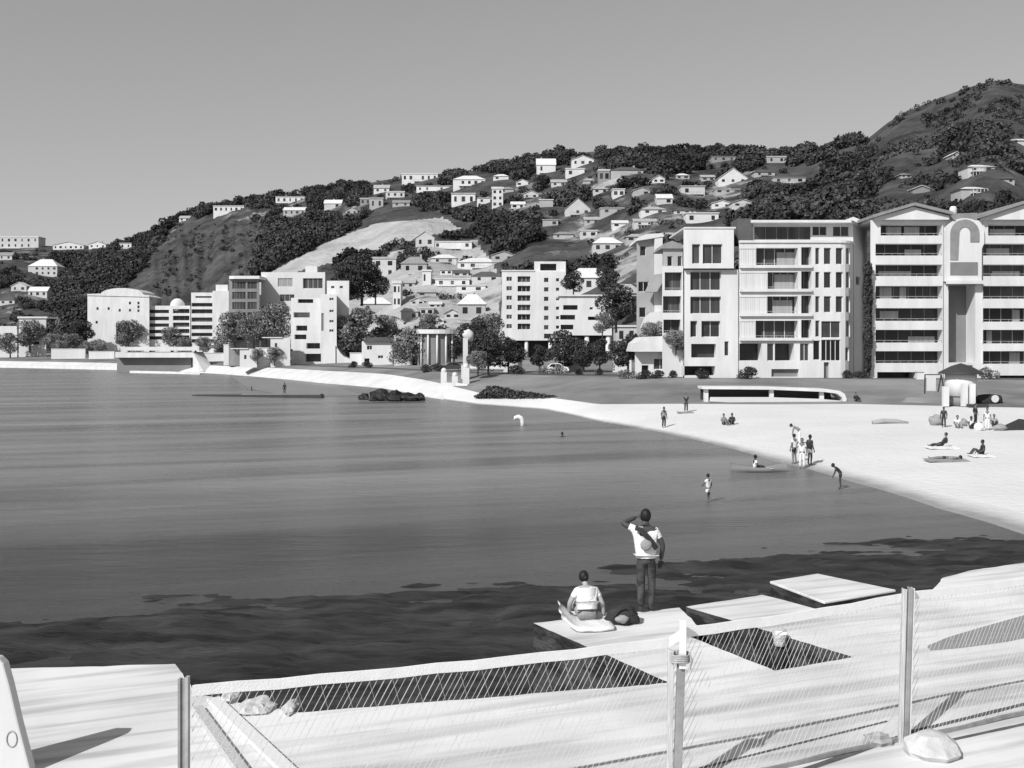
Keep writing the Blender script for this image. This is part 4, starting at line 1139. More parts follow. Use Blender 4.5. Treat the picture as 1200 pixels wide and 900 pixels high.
BARE = [[(196,268),(310,258),(296,330),(190,345)], [(296,330),(380,285),(440,262),(520,252),(545,272),(470,284),(350,320)], [(575,300),(690,285),(690,312),(605,314)]]
def hill_bush():
    cs, rs, sz = [], [], []
    g = random.Random(11)
    tries = 0
    while tries < 30000:
        tries += 1
        px = g.uniform(-150, 1320)
        yf = _i(px, FOOT); yr = ridge(px)[0]
        s = g.random()
        Y = yf + (yr + 6 - yf) * s
        z = height(px, Y); py = HOR - F * (z - CAM_Z) / Y
        X = PX(px, Y)
        d = .22
        for P_, v in WOODS:
            if inpoly(px, py, P_): d = max(d, v)
        for P_ in BARE:
            if inpoly(px, py, P_): d = min(d, .03)
        fq = 2.6 if px > 1005 else 1.0; n = mnoise.fractal(Vector((X * .03 * fq, Y * .022 * fq, 0)), 1, 2, 3) * .95 + .5
        if inpoly(px, py, BARE[0]):
            if mnoise.noise(Vector((px * .11, Y * .004, 9))) < -.06: continue
        elif d < .95 and n < 1.0 - d * .82: continue
        if g.random() > max(d, .25) : continue
        small = 1.0
        if inpoly(px, py, BARE[0]):
            small = .62
        r = small * g.uniform(1.3, 3.8) * (1.15 if d > .8 else .75) * (.62 if px > 1005 else 1)
        hp = r * 1.5
        rp = r / Y * F
        bad = False
        for a, b, c, e_, hy in HBOX:
            if Y < hy + 14 and a - rp - 1 < px < b + rp + 1 and py - hp / Y * F < e_ - 1 and py > c: bad = True; break
        if bad: continue
        if px < 420 and Y < yf + 8: continue
        nl = g.choice([1, 2, 2, 3])
        for q in range(nl):
            cs.append((X + g.uniform(-.7, .7) * r, Y + g.uniform(-.7, .7) * r, z + r * g.uniform(.25, .75)))
            k = r * g.uniform(.65, 1.0)
            rs.append((k, k, k * g.uniform(.6, .95))); sz.append(.26 + .1 * k)
    print('clumps', len(cs)); n = min(650000, len(cs) * 75)
    o = leaf_mesh('hillside_bush', cs, rs, n, np.array(sz), 'leafC', 5)
    tag(o, 'dark evergreen bush covering gullies and slopes of the hills', 'bush', kind='stuff')
hill_bush()

# tree prototypes
def make_tree(name, lobes, nleaf, size, m, trunk_h, trunk_r, seed, label):
    t = thing(name, label, 'tree', (0, 0, 0))
    tb = MB(); tb.tube([(0, 0, -1), (0.05, 0, trunk_h * .5), (0, .05, trunk_h)], [trunk_r, trunk_r * .8, trunk_r * .55], 8)
    for c, r in lobes[:4]: tb.tube([(0, 0, trunk_h * .75), tuple(c)], [trunk_r * .5, trunk_r * .2], 6)
    tb.build('trunk', 'bark', t, True)
    c = leaf_mesh('crown', [l[0] for l in lobes], [l[1] for l in lobes], nleaf, size, m, seed)
    c.parent = t
    return t
def lobes(seed, h, w, n, base=.25, shape='round'):
    g = random.Random(seed); L = []
    for i in range(n):
        f = (i + .5) / n
        zc = h * (base + (1 - base) * f * .88)
        wr = {'round': math.sin(math.pi * (.15 + .75 * f)), 'cone': 1.05 - .9 * f, 'column': .55 + .45 * math.sin(math.pi * (.1 + .7 * f))}[shape]
        a = g.uniform(0, 6.28); q = w * .35 * wr * (0 if shape == 'column' else 1)
        k = w * (.33 if shape != 'column' else .5) * (.55 + .45 * wr) * g.uniform(.8, 1.15)
        L.append(((q * math.cos(a), q * math.sin(a), zc), (k, k, k * (.8 if shape != 'column' else 1.5))))
    return L
PROTO = {}
def proto(kind, **k):
    PROTO[kind] = make_tree(**k)
used = {}
SPEC = {
 'roundA': dict(name='shore_tree', lobes=lobes(1, 6, 5.2, 9), nleaf=3600, size=.14, m='leafA', trunk_h=2.6, trunk_r=.2, seed=21),
 'roundB': dict(name='shore_tree', lobes=lobes(2, 6, 5.8, 10), nleaf=3600, size=.14, m='leafB', trunk_h=2.4, trunk_r=.22, seed=22),
 'roundC': dict(name='shore_tree', lobes=lobes(3, 6, 4.4, 8), nleaf=3200, size=.13, m='leafA', trunk_h=2.8, trunk_r=.18, seed=23),
 'column': dict(name='cypress_tree', lobes=lobes(4, 15.5, 1.5, 11, .06, 'column'), nleaf=4500, size=.12, m='leafA', trunk_h=3, trunk_r=.2, seed=24),  # added tree shape, stands in for the shaded gap between the blocks
 'bush': dict(name='garden_shrub', lobes=lobes(5, 2, 3.0, 6, .1), nleaf=800, size=.13, m='leafA', trunk_h=.7, trunk_r=.08, seed=25),
 'bushB': dict(name='garden_shrub', lobes=lobes(6, 2, 3.4, 6, .1), nleaf=800, size=.13, m='leafB', trunk_h=.7, trunk_r=.08, seed=26),
}
TREES = [  # kind, px, base row, height px, depth, label
 ('column',1017,444,150,125.4,'very slim dark cypress squeezed between the two big white blocks'),
 ('roundA',572,434,46,150,'dark bushy tree right of the stone monument'),
 ('roundB',560,436,26,146,'low grey green tree at the foot of the monument'),
 ('roundA',596,434,40,156,'dark tree under the left corner of the tower block'),
 ('roundC',632,434,32,158,'dark tree beneath the tower block pillars'),
 ('roundA',662,434,48,154,'big dark tree below the three balcony slots'),
 ('roundA',684,434,36,152,'dark tree left of the white pillar under the terraced block'),
 ('roundC',703,434,40,150,'dark tree behind the right pillar of the terraced block'),
 ('roundA',722,382,50,190,'tall dark tree in front of the pale villas'),
 ('roundC',736,437,50,142,'dark tree standing left of the cottage'),
 ('roundB',767,412,36,136.5,'grey green tree rising behind the cottage roof ridge'),
 ('roundB',792,412,26,130.2,'grey green tree between the cottage and the louvred block'),
 ('roundA',710,345,34,238,'dark tree hiding the left part of the broad white villa'),
 ('roundA',672,345,28,236,'dark tree close beside the tower block, right side'),
 ('roundB',474,433,36,214,'grey green tree between the low white pub and the pavilion'),
 ('roundB',484,434,52,210,'tall thin grey green tree left of the pavilion'),
 ('roundA',530,424,30,208,'dark tree behind the pavilion, right end'),
 ('roundB',151,408,34,392,'grey green tree in front of the plain gabled block'),
 ('roundB',203,408,26,391,'grey green tree in front of the domed block'),
 ('roundB',35,408,34,376,'grey green tree in front of the flat roofed shore house'),
 ('roundB',84,418,28,372,'grey green tree standing between the shore house and the plain gabled block'),
 ('roundB',72,420,22,360,'low tree at the left foot of the plain gabled block'),
 ('roundB',104,421,22,358,'low tree in front of the left corner of the plain gabled block'),
 ('roundB',275,404,40,252,'grey green tree tight against the dark fronted building'),
 ('roundB',297,404,36,250,'grey green tree on the terrace beside the dark fronted building'),
 ('roundB',312,402,40,249,'second grey green tree on the terrace, nearer the white terraces'),
 ('roundB',328,400,46,248,'broad grey green tree close to the stacked white terraces'),
 ('roundB',322,426,20,234,'round grey green shrub tree under the small pale block'),
 ('roundB',302,424,16,235,'low grey green tree right of the little white kiosk'),
 ('roundA',405,352,44,262,'big dark tree above the slim windowed tower'),
 ('roundA',424,350,54,268,'taller dark tree beside the pale square house'),
 ('roundB',408,425,60,249,'grey green tree right of the slim windowed tower'),
 ('roundB',62,414,24,368,'low grey green tree just right of the flat roofed shore house'),
 ('roundB',12,416,26,372,'low grey green tree before the left wing of the shore house'),
 ('roundA',94,404,30,386,'dark tree close to the left wall of the plain gabled block'),
 ('roundB',120,420,18,350,'small round tree before the middle of the plain gabled block'),
 ('roundB',214,412,18,384,'small round tree right before the domed block'),
 ('roundB',238,414,20,372,'small grey green tree before the slab tower'),
 ('roundB',256,420,26,300,'grey green tree between the slab tower and the dark fronted building'),
 ('roundA',440,352,34,300,'dark tree under the pale square house'),
 ('roundB',448,398,30,262,'grey green tree behind the dark roof of the pub'),
 ('roundB',505,392,26,240,'grey green tree behind the pavilion roof'),
 ('roundA',556,412,40,214,'dark tree on the slope behind the monument'),
 ('roundB',578,404,38,222,'grey green tree left of the tower block buttress'),
 ('roundB',706,392,26,185,'grey green tree before the white face of the terraced block'),
 ('roundB',425,395,36,250,'grey green tree above the dark roofed pub'),
]
first = {}
for kind, px, by, hp, Y, lab in TREES:
    hh = hp * Y / F
    zb = PZ(by, Y)
    src = {'column': 15.5, 'bush': 2, 'bushB': 2}.get(kind, 6.3)
    if kind not in first:
        sp = dict(SPEC[kind]); sp['label'] = lab
        t = make_tree(**sp); first[kind] = t
        t.location = (PX(px, Y), Y, zb); t.scale = (hh / src,) * 3
    else:
        t = copy_tree(first[kind], (PX(px, Y), Y, zb), random.uniform(0, 6.28), (hh / src * random.uniform(.9, 1.1), hh / src * random.uniform(.9, 1.1), hh / src))
    tag(t, lab, 'tree', 'trees along the shore' if kind != 'column' else None)
first['column'].scale = (.8, .8, 150 * 125.4 / F / 15.5)
SHRUBS = [
 ('bush',873,441,13,125.5,'dark domed shrub under the middle of the louvred block'),
 ('bush',820,441,11,126,'dark shrub before the garage opening of the louvred block'),
 ('bush',990,443,9,125.2,'wide dark shrub at the right foot of the louvred block'),
 ('bush',1008,444,8,125,'dark shrub at the foot of the slim cypress'),
 ('bush',752,441,10,128,'dark shrub left of the cottage door'),
 ('bush',768,442,9,128,'dark shrub under the cottage window'),
 ('bush',786,442,8,128,'dark shrub by the cottage porch post'),
 ('bushB',735,441,9,129,'grey shrub left of the dark cottage shrubs'),
 ('bushB',1160,446,12,122,'low shrub right of the round kiosk roof'),
 ('bush',605,436,10,148,'dark shrub below the left end of the tower block'),
 ('bushB',640,437,8,146,'grey shrub under the tower block trees'),
 ('bushB',655,437,9,146,'round grey shrub left of the white pillars'),
 ('bush',680,438,7,142,'low dark shrub before the white pillar'),
 ('bush',700,438,7,140,'low dark shrub before the right pillar'),
 ('bush',497,440,9,170,'dark shrub on the sea wall in front of the pavilion steps'),
 ('bush',512,440,9,168,'second dark shrub in front of the pavilion steps, nearer the gate posts'),
 ('bush',430,434,7,205,'low dark hedge shrub before the low white pub'),
 ('bush',412,434,7,208,'low dark hedge shrub left of the low white pub'),
]
for kind, px, by, hp, Y, lab in SHRUBS:
    hh = hp * Y / F; zb = gz(PX(px, Y), Y)
    zb = max(zb, PZ(by, Y) - .3)
    if kind not in first:
        sp = dict(SPEC[kind]); sp['label'] = lab; t = make_tree(**sp); first[kind] = t
        t.location = (PX(px, Y), Y, zb); t.scale = (hh / 2 * 1.25, hh / 2, hh / 2)
    else: t = copy_tree(first[kind], (PX(px, Y), Y, zb), random.uniform(0, 6.28), (hh / 2 * 1.3, hh / 2, hh / 2))
    tag(t, lab, 'shrub', 'shrubs along the esplanade')

# hedge at the top of the narrow beach
cs, rs = [], []
for px in np.arange(563, 728, 2.2):
    Y = 126 - (px - 563) * .09; X = PX(px, Y)
    base = PZ(np.interp(px, [563, 640, 728], [469, 474.5, 474]), Y)
    top = PZ(np.interp(px, [563, 575, 610, 660, 728], [462, 451, 458, 465, 471.5]), Y)
    k = max(.25, (top - base) * .5)
    cs.append((X, Y + random.uniform(-.3, .3), base + k)); rs.append((.8, .9, k * random.uniform(.85, 1.1)))
o = leaf_mesh('hedge', cs, rs, 9000, .13, 'leafA', 9)
tag(o, 'long low dark hedge along the top of the narrow beach', 'hedge')
# ------------------------------------------------------------------ things along the shore
# long white sea walls and the landing stage at the left
def wallbar(name, pts, y_thick, m, lab, cat, group=None):
    mb = MB()
    for (x0, Y0, za0, zb0), (x1, Y1_, za1, zb1) in zip(pts, pts[1:]):
        a, b = Vector((PX(x0, Y0), Y0)), Vector((PX(x1, Y1_), Y1_))
        mb.hexa([(a.x, a.y, za0), (b.x, b.y, za1), (b.x, b.y + y_thick, za1), (a.x, a.y + y_thick, za0)], [(a.x, a.y, zb0), (b.x, b.y, zb1), (b.x, b.y + y_thick, zb1), (a.x, a.y + y_thick, zb0)])
    return single(mb, name, m, lab, cat, group)
wallbar('sea_wall', [(-120, 345, -.5, .9), (25, 322, -.5, .9), (146, 292, -.5, .9)], 3, 'white', 'long low white sea wall running off the left edge of the bay', 'sea wall')
t = thing('landing_stage', 'white landing stage with a floating roof slab, in front of the domed block', 'pier', (PX(185, 270), 270, 0))
mb = MB(); mb.box(PX(135, 270), PX(226, 270), 270, 276, PZ(419, 270), PZ(412.5, 270)); mb.build('deck', 'white', t)
mb = MB(); mb.box(PX(146, 270), PX(234, 270), 269.5, 277, PZ(410.8, 270), PZ(406.5, 270)); mb.build('roof', 'white', t)
for p in (150, 175, 200, 228):
    mb = MB(); mb.box(PX(p, 272), PX(p, 272) + .4, 272, 272.4, PZ(413, 272), PZ(410.5, 272)); mb.build('post', 'dark', t)
mb = MB(); mb.hexa([(PX(226, 270), 270, .2), (PX(242, 262), 262, -.4), (PX(246, 262), 266, -.4), (PX(228, 270), 276, .2)], [(PX(226, 270), 270, PZ(412.5, 270)), (PX(238, 262), 262, .5), (PX(246, 262), 266, .5), (PX(230, 270), 276, PZ(412.5, 270))]); mb.build('ramp', 'white', t)
mb = MB(); mb.box(PX(137, 272), PX(224, 272), 272, 275, -.8, PZ(419, 272)); mb.build('piling', 'mid', t)
wallbar('sea_wall', [(152, 262, -.4, .55), (200, 255, -.4, .5), (234, 248, -.4, .25)], 2, 'white', 'short curved white wall in the water below the landing stage', 'sea wall')
t = thing('pontoon', 'long flat dark pontoon floating low in the bay, off the pale sea wall', 'pontoon', (PX(300, 139), 139, 0))
mb = MB(); mb.hexa([(PX(225, 142), 142, -.1), (PX(376, 136), 136, -.1), (PX(376, 136), 138.5, -.1), (PX(225, 142), 144.5, -.1)], [(PX(225, 142), 142, .12), (PX(376, 136), 136, .42), (PX(376, 136), 138.5, .42), (PX(225, 142), 144.5, .12)]); mb.build('float', 'dark', t)
mb = MB(); mb.hexa([(PX(283, 140), 140.1, .26), (PX(375, 136.2), 136.4, .44), (PX(375, 136.2), 138.3, .44), (PX(283, 140), 142, .26)], [(PX(283, 140), 140.1, .36), (PX(375, 136.2), 136.4, .54), (PX(375, 136.2), 138.3, .54), (PX(283, 140), 142, .36)]); mb.build('deck', 'mid', t)
mb = MB()
# wet sand bar in the lee of the pontoon
pts = [(270, 441), (330, 447), (400, 455), (425, 463), (376, 464.5), (330, 463), (290, 455)]
bar_ = [on_plane(a, b, 0.03) for a, b in pts]
mb.add(bar_, [tuple(range(len(bar_)))]); struct(mb, 'wet_sand_bar', mat('wet_sand', .22, .6, .12, .3))
for k, (px, py, w_, h_) in enumerate([(427, 467, 12, 7), (445, 468, 22, 13), (462, 468.5, 20, 12), (478, 468.5, 18, 9), (491, 468, 14, 8), (438, 468.5, 10, 7)]):
    v = on_plane(px, py, .15); s = v.y / F
    mb = MB(); mb.ball((v.x, v.y, h_ * s * .3), (w_ * s * .55, w_ * s * .45, h_ * s * .75), 14, 9, .5, k)
    single(mb, 'boulder', 'rock', 'dark wet ' + ['boulder, leftmost of the rock heap below the pale sea wall', 'boulder, tallest of the rock heap below the pale sea wall', 'boulder in the middle of the rock heap below the pale sea wall', 'boulder right of the middle in the rock heap by the sea wall', 'boulder at the right end of the rock heap by the sea wall', 'boulder, smallest in front of the rock heap by the sea wall'][k], 'boulder', 'rock heap below the sea wall')
# gate posts and monument
mb = MB(); v = Vector((PX(545.5, 148), 148, 2.7)); s = 148 / F
t = thing('stone_monument', 'pale stone monument pillar with a lumpy top, in front of a dark tree', 'monument', v)
mb.prism([(v.x - .35, v.y - .35), (v.x + .35, v.y - .35), (v.x + .35, v.y + .35), (v.x - .35, v.y + .35)], 2.6, PZ(396, 148)); mb.build('shaft', 'pale', t)
mb = MB(); mb.ball((v.x + .35, v.y, PZ(394, 148)), (.75, .5, .8), 12, 8, .9, 3); mb.build('carved_top', 'pale', t, True)
mb = MB(); mb.box(v.x - .6, v.x + .6, v.y - .6, v.y + .6, 2.2, PZ(428, 148)); mb.build('base', 'pale', t)
for k, (px, top, w_) in enumerate([(520, 436, 7), (533, 441, 7), (546, 431, 8)]):
    mb = MB(); Y = 142; x = PX(px, Y); hw = w_ * Y / F / 2
    t = thing('gate_post', ['pale square gate post, left one at the beach ramp', 'pale square gate post, middle one at the beach ramp', 'pale gate post with a round cap, right one at the beach ramp'][k], 'gate post', (x, Y, 1.5), 'gate posts at the beach ramp')
    mb.box(x - hw, x + hw, Y, Y + .8, 0.8, PZ(top, Y)); mb.build('post', 'white', t)
    mb = MB(); mb.ball((x, Y + .4, PZ(top - 1.5, Y)), (.4, .4, .4), 10, 8); mb.build('cap', 'white', t, True)
wallbar('sea_wall', [(518, 141, .5, 1.9), (534, 141, .5, 1.9), (548, 140, .5, 1.7)], .7, 'white', 'short white wall joining the gate posts at the beach ramp', 'sea wall')

# long white beach shelter
Ys = 103.0
t = thing('beach_shelter', 'long low white beach shelter with a rounded right end and a dark seat slot', 'shelter', (PX(905, Ys), Ys, 1.3))
def rr(x0, x1, y0, y1):
    r = min(6, (y1 - y0) / 2); return [(x0, y0), (x1 - r, y0), (x1 - r * .3, y0 + r * .3), (x1, y0 + r), (x1, y1), (x0, y1)]
mb = MB(); xz(mb, [(823, 456), (823, 453), (900, 453.5), (970, 456), (984, 458), (990, 461.5), (992, 467), (992, 472), (987.5, 472), (987, 466), (981, 461.3), (965, 459.2), (900, 456.5)], Ys, 0, 2.6); mb.build('roof', 'white', t)
mb = MB(); xz(mb, [(832, 470.5), (833, 465.5), (900, 465.5), (960, 467.5), (985, 469.5), (985, 474), (900, 473)], Ys, -.12, .35); mb.build('seat_wall', 'pale', t)
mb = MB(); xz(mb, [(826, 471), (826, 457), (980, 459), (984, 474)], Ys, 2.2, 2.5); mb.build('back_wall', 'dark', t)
for p in (826, 903, 962):
    mb = MB(); xz(mb, [(p, 472), (p, 456.5), (p + 5, 456.5), (p + 5, 472)], Ys, .4, .8); mb.build('pillar', 'white', t)
# round kiosk
Yk = 97.0; kx = PX(1126, Yk); zk = 1.35
t = thing('beach_kiosk', 'round pale kiosk under a dark cone roof, on the sand before the twin gabled block', 'kiosk', (kx, Yk, zk))
mb = MB(); mb.lathe([(2.05, 0), (2.0, .12), (.9, .72), (.05, 1.0)], (kx, Yk, PZ(438, Yk)), 24); mb.build('roof', 'dark', t, True)
mb = MB(); mb.lathe([(1.45, .9), (1.4, PZ(438, Yk) - zk + .02)], (kx, Yk, zk), 20); mb.build('wall', 'pale', t, True)
mb = MB(); mb.lathe([(1.3, 0), (1.3, .9)], (kx, Yk, zk), 20); mb.build('base', 'mid', t, True)
for p in (1105, 1127, 1136):
    mb = MB(); mb.box(PX(p, Yk - 1.7), PX(p + 6.5, Yk - 1.7), Yk - 1.85, Yk - 1.45, zk, PZ(449 if p > 1110 else 452, Yk)); mb.build('pillar', 'white', t)
mb = MB(); mb.box(PX(1122, Yk), PX(1144, Yk), Yk - 2.6, Yk - 1.9, zk - .1, PZ(472, Yk)); mb.build('step', 'dark', t)
# swing frame left of kiosk
Yw = 104.0
t = thing('swing_frame', 'thin dark swing frame with splayed legs, left of the round kiosk', 'swing', (PX(1092, Yw), Yw, 1.4))
zt = PZ(439, Yw)
mb = MB(); mb.bar((PX(1084, Yw), Yw, zt), (PX(1103, Yw), Yw, zt), .1, .1); mb.build('top_bar', 'dark', t)
for a, b in ((1084, 1083.5), (1103, 1095), (1103, 1107)):
    mb = MB(); mb.bar((PX(a, Yw), Yw, zt), (PX(b, Yw), Yw + (.0 if a < 1100 else -.4), 1.2), .1, .1); mb.build('leg', 'dark', t)
mb = MB(); mb.box(PX(1086, Yw), PX(1097, Yw), Yw + .02, Yw + .08, PZ(458, Yw), PZ(441, Yw)); mb.build('swing_sheet', 'white', t)
# mound, covered boat
mb = MB(); mb.ball((PX(1094, 101), 101, 1.3), (3.4, 1.4, .95), 18, 10, .35, 5); single(mb, 'shingle_mound', 'mid', 'low grey shingle mound at the foot of the swing frame', 'mound', smooth=True)
t = thing('covered_boat', 'dark upturned boat with a round pale stern plate, right of the round kiosk', 'boat', (PX(1156, 98), 98, 1.4))
mb = MB()
x0, x1 = PX(1142, 98), PX(1172, 98)
sec = []
for i, f in enumerate(np.linspace(0, 1, 9)):
    r = .62 * math.sin(math.pi * min(1, .25 + f * .45)); sec.append(((x0 + (x1 - x0) * f, 98, 1.75 + .02 * f), r))
mb.tube([a for a, r in sec], [r for a, r in sec], 16); mb.build('hull', 'canvas', t, True)
mb = MB(); mb.lathe([(.36, 0), (.36, .05)], (0, 0, 0), 16)
mb.v = [(PX(1166, 97.3) + x, 97.25 + z * .6, 1.95 + y) for x, y, z in mb.v]; mb.build('stern_plate', 'pale', t)
mb = MB(); mb.box(x0 + .4, x0 + .7, 97.6, 98.4, 1.2, 1.5); mb.box(x1 - .7, x1 - .4, 97.6, 98.4, 1.2, 1.5); mb.build('chock', 'dark', t)
# driftwood log, small tent and beach bags
Y_, z_ = ground_at(1043, 497, _i(1043, SHORE)); v = Vector((PX(1043, Y_), Y_, z_))
mb = MB(); mb.tube([(v.x - 1.35, v.y, z_ + .1), (v.x - .5, v.y + .15, z_ + .2), (v.x + .5, v.y + .15, z_ + .18), (v.x + 1.4, v.y - .1, z_ + .06)], [.16, .2, .18, .1], 10)
single(mb, 'driftwood_log', 'grey', 'grey driftwood log lying alone on the open sand', 'log', smooth=True)

# cars on the esplanade
def car(px, Y, lab, m, rz=0):
    z = gz(PX(px, Y), Y); x = PX(px, Y)
    t = thing('parked_car', lab, 'car', (x, Y, z), 'cars parked along the esplanade')
    prof = [(-2.1, .3), (-2.1, .75), (-1.75, .9), (-1.1, .95), (-.55, 1.42), (.75, 1.45), (1.4, .98), (1.95, .88), (2.12, .6), (2.1, .3)]
    mb = MB(); n = len(prof)
    A = [(x + a, Y - .82, z + b) for a, b in prof]; B = [(x + a, Y + .82, z + b) for a, b in prof]
    mb.add(A + B, [tuple(range(n)), tuple(range(2 * n - 1, n - 1, -1))] + [(i, n + i, n + (i + 1) % n, (i + 1) % n) for i in range(n)]); mb.build('body', m, t, bevel=.06)
    for (a0, a1, a2, a3) in ((-.95, -.5, .08, .08), (.14, .14, .7, 1.2)):
        w_ = MB(); w_.hexa([(x + a0, Y - .84, z + .97), (x + a3, Y - .84, z + .97), (x + a3, Y - .8, z + .97), (x + a0, Y - .8, z + .97)], [(x + a1, Y - .84, z + 1.36), (x + a2, Y - .84, z + 1.36), (x + a2, Y - .8, z + 1.36), (x + a1, Y - .8, z + 1.36)]); w_.build('window', 'glass', t)
    for a in (-1.3, 1.3):
        for b in (-.78, .62):
            w_ = MB(); w_.tube([(x + a, Y + b, z + .32), (x + a, Y + b + .16, z + .32)], [.32, .32], 14)
            wh = w_.build('wheel', 'tyre', t)
            h_ = MB(); h_.tube([(x + a, Y + b - .012, z + .32), (x + a, Y + b + .172, z + .32)], [.18, .18], 10); h_.build('rim', 'steel', wh)
for px, Y, lab, m in ((586, 166, 'pale car below the left side of the tower block', 'paint_white'), (650, 152, 'pale car on the esplanade near the white pillars', 'paint_white'), (558, 170, 'pale car beside the stone monument', 'paint_white'), (530, 172, 'dark car right of the pavilion', 'paint_dark')):
    car(px, Y, lab, m)

# low garden walls and sheds along the waterfront
for (xa, xb, Y, py0, py1, m, lab) in [
  (60, 100, 352, 409, 421, 'pale', 'low pale garden wall left of the plain gabled block'),
  (104, 134, 345, 412, 420, 'white', 'low white garden wall in front of the plain gabled block'),
  (236, 262, 296, 414, 424, 'white', 'low white wall under the slab tower'),
  (262, 280, 262, 404, 424, 'pale', 'tall pale garden wall left of the little white kiosk'),
  (300, 316, 238, 408, 422, 'white', 'short white wall right of the little white kiosk'),
  (410, 424, 226, 414, 428, 'white', 'white wall left of the low white pub'),
  (462, 486, 212, 422, 434, 'pale', 'pale forecourt wall between the pub and the pavilion'),
  (590, 612, 160, 424, 433, 'white', 'low white wall below the left end of the tower block'),
  (664, 684, 156, 424, 434, 'pale', 'low pale wall left of the white pillars'),
  (718, 740, 150, 418, 434, 'white', 'white garden wall left of the cottage'),
  (1075, 1083, 122, 436, 446, 'white', 'short white wall by the garage of the twin gabled block')]:
    z0_ = gz(PX((xa + xb) / 2, Y), Y) - .4
    mb = MB(); mb.box(PX(xa, Y), PX(xb, Y), Y, Y + .5, z0_, PZ(py0, Y)); 
    g_ = thing('garden_wall', lab, 'wall', base_of(mb), 'garden walls along the waterfront')
    mb.build('wall', m, g_)
    mb = MB(); mb.box(PX(xa, Y) - .1, PX(xb, Y) + .1, Y - .1, Y + .6, PZ(py0, Y), PZ(py0, Y) + .15); mb.build('coping', 'pale', g_)
# ------------------------------------------------------------------ people
def skin_mesh(verts, edges, root=0, sub=1):
    bm = bmesh.new(); sl = bm.verts.layers.skin.verify()
    vs = []
    for i, (p, r) in enumerate(verts):
        v = bm.verts.new(p); rr_ = r if isinstance(r, tuple) else (r, r)
        v[sl].radius = rr_; v[sl].use_root = (i == root); vs.append(v)
    for a, b in edges: bm.edges.new((vs[a], vs[b]))
    me = bpy.data.meshes.new('tmp'); bm.to_mesh(me); bm.free()
    o = bpy.data.objects.new('tmp', me); COL.objects.link(o)
    k = o.modifiers.new('s', 'SKIN'); k.use_smooth_shade = True
    if sub:
        q = o.modifiers.new('u', 'SUBSURF'); q.levels = sub; q.render_levels = sub
    dg = bpy.context.evaluated_depsgraph_get()
    out = bpy.data.meshes.new_from_object(o.evaluated_get(dg))
    v = [tuple(x.co) for x in out.vertices]; f = [tuple(p.vertices) for p in out.polygons]
    bpy.data.objects.remove(o); bpy.data.meshes.remove(me); bpy.data.meshes.remove(out)
    return v, f
STAND = dict(pel=(0, 0, .95), wai=(0, .01, 1.1), che=(0, 0, 1.3), nec=(0, .0, 1.47), hea=(0, .03, 1.6),
             shL=(-.17, 0, 1.4), elL=(-.24, -.03, 1.13), wrL=(-.25, .07, .88), shR=(.17, 0, 1.4), elR=(.24, -.03, 1.13), wrR=(.25, .07, .88),
             hiL=(-.09, 0, .9), knL=(-.1, .03, .5), anL=(-.11, -.02, .09), hiR=(.09, 0, .9), knR=(.1, .03, .5), anR=(.11, -.02, .09))
def pose(**k):
    d = dict(STAND); d.update(k); return d
def sit(knee=.45, lean=0.0):
    return pose(pel=(0, 0, .12), wai=(0, -.02 - lean * .3, .28), che=(0, -.02 - lean * .7, .48), nec=(0, -lean, .65), hea=(0, .03 - lean, .78), shL=(-.17, -lean * .9, .58), elL=(-.26, .05 - lean, .34), wrL=(-.2, .24, .22), shR=(.17, -lean * .9, .58), elR=(.26, .05 - lean, .34), wrR=(.2, .24, .22),
                hiL=(-.09, .03, .11), knL=(-.14, .42, knee), anL=(-.12, .68, .08), hiR=(.09, .03, .11), knR=(.14, .42, knee), anR=(.12, .68, .08))
def hand(mb, wr, el, sc, curl=.5):
    wr = Vector(wr); d = (wr - Vector(el)).normalized(); up = Vector((0, 0, 1)) if abs(d.z) < .8 else Vector((0, 1, 0))
    sd = d.cross(up).normalized(); up = sd.cross(d).normalized()
    palm = [wr + d * .01, wr + d * .05, wr + d * .09]
    for k, (o_, L) in enumerate(((-.03, .065), (-.01, .078), (.01, .073), (.03, .058))):
        a = wr + d * .015 + sd * o_ * .7; b = wr + d * .09 + sd * o_; c = b + (d * math.cos(curl) - up * math.sin(curl)) * L * .55; e_ = c + (d * math.cos(curl * 2) - up * math.sin(curl * 2)) * L * .5
        mb.tube([a, b, c, e_], [.014, .0125, .0095, .007], 6)
    a = wr + d * .02 + sd * .028; b = a + d * .035 + sd * .03 - up * .012; c = b + d * .034 + sd * .008 - up * .012
    mb.tube([a, b, c], [.014, .012, .008], 6)
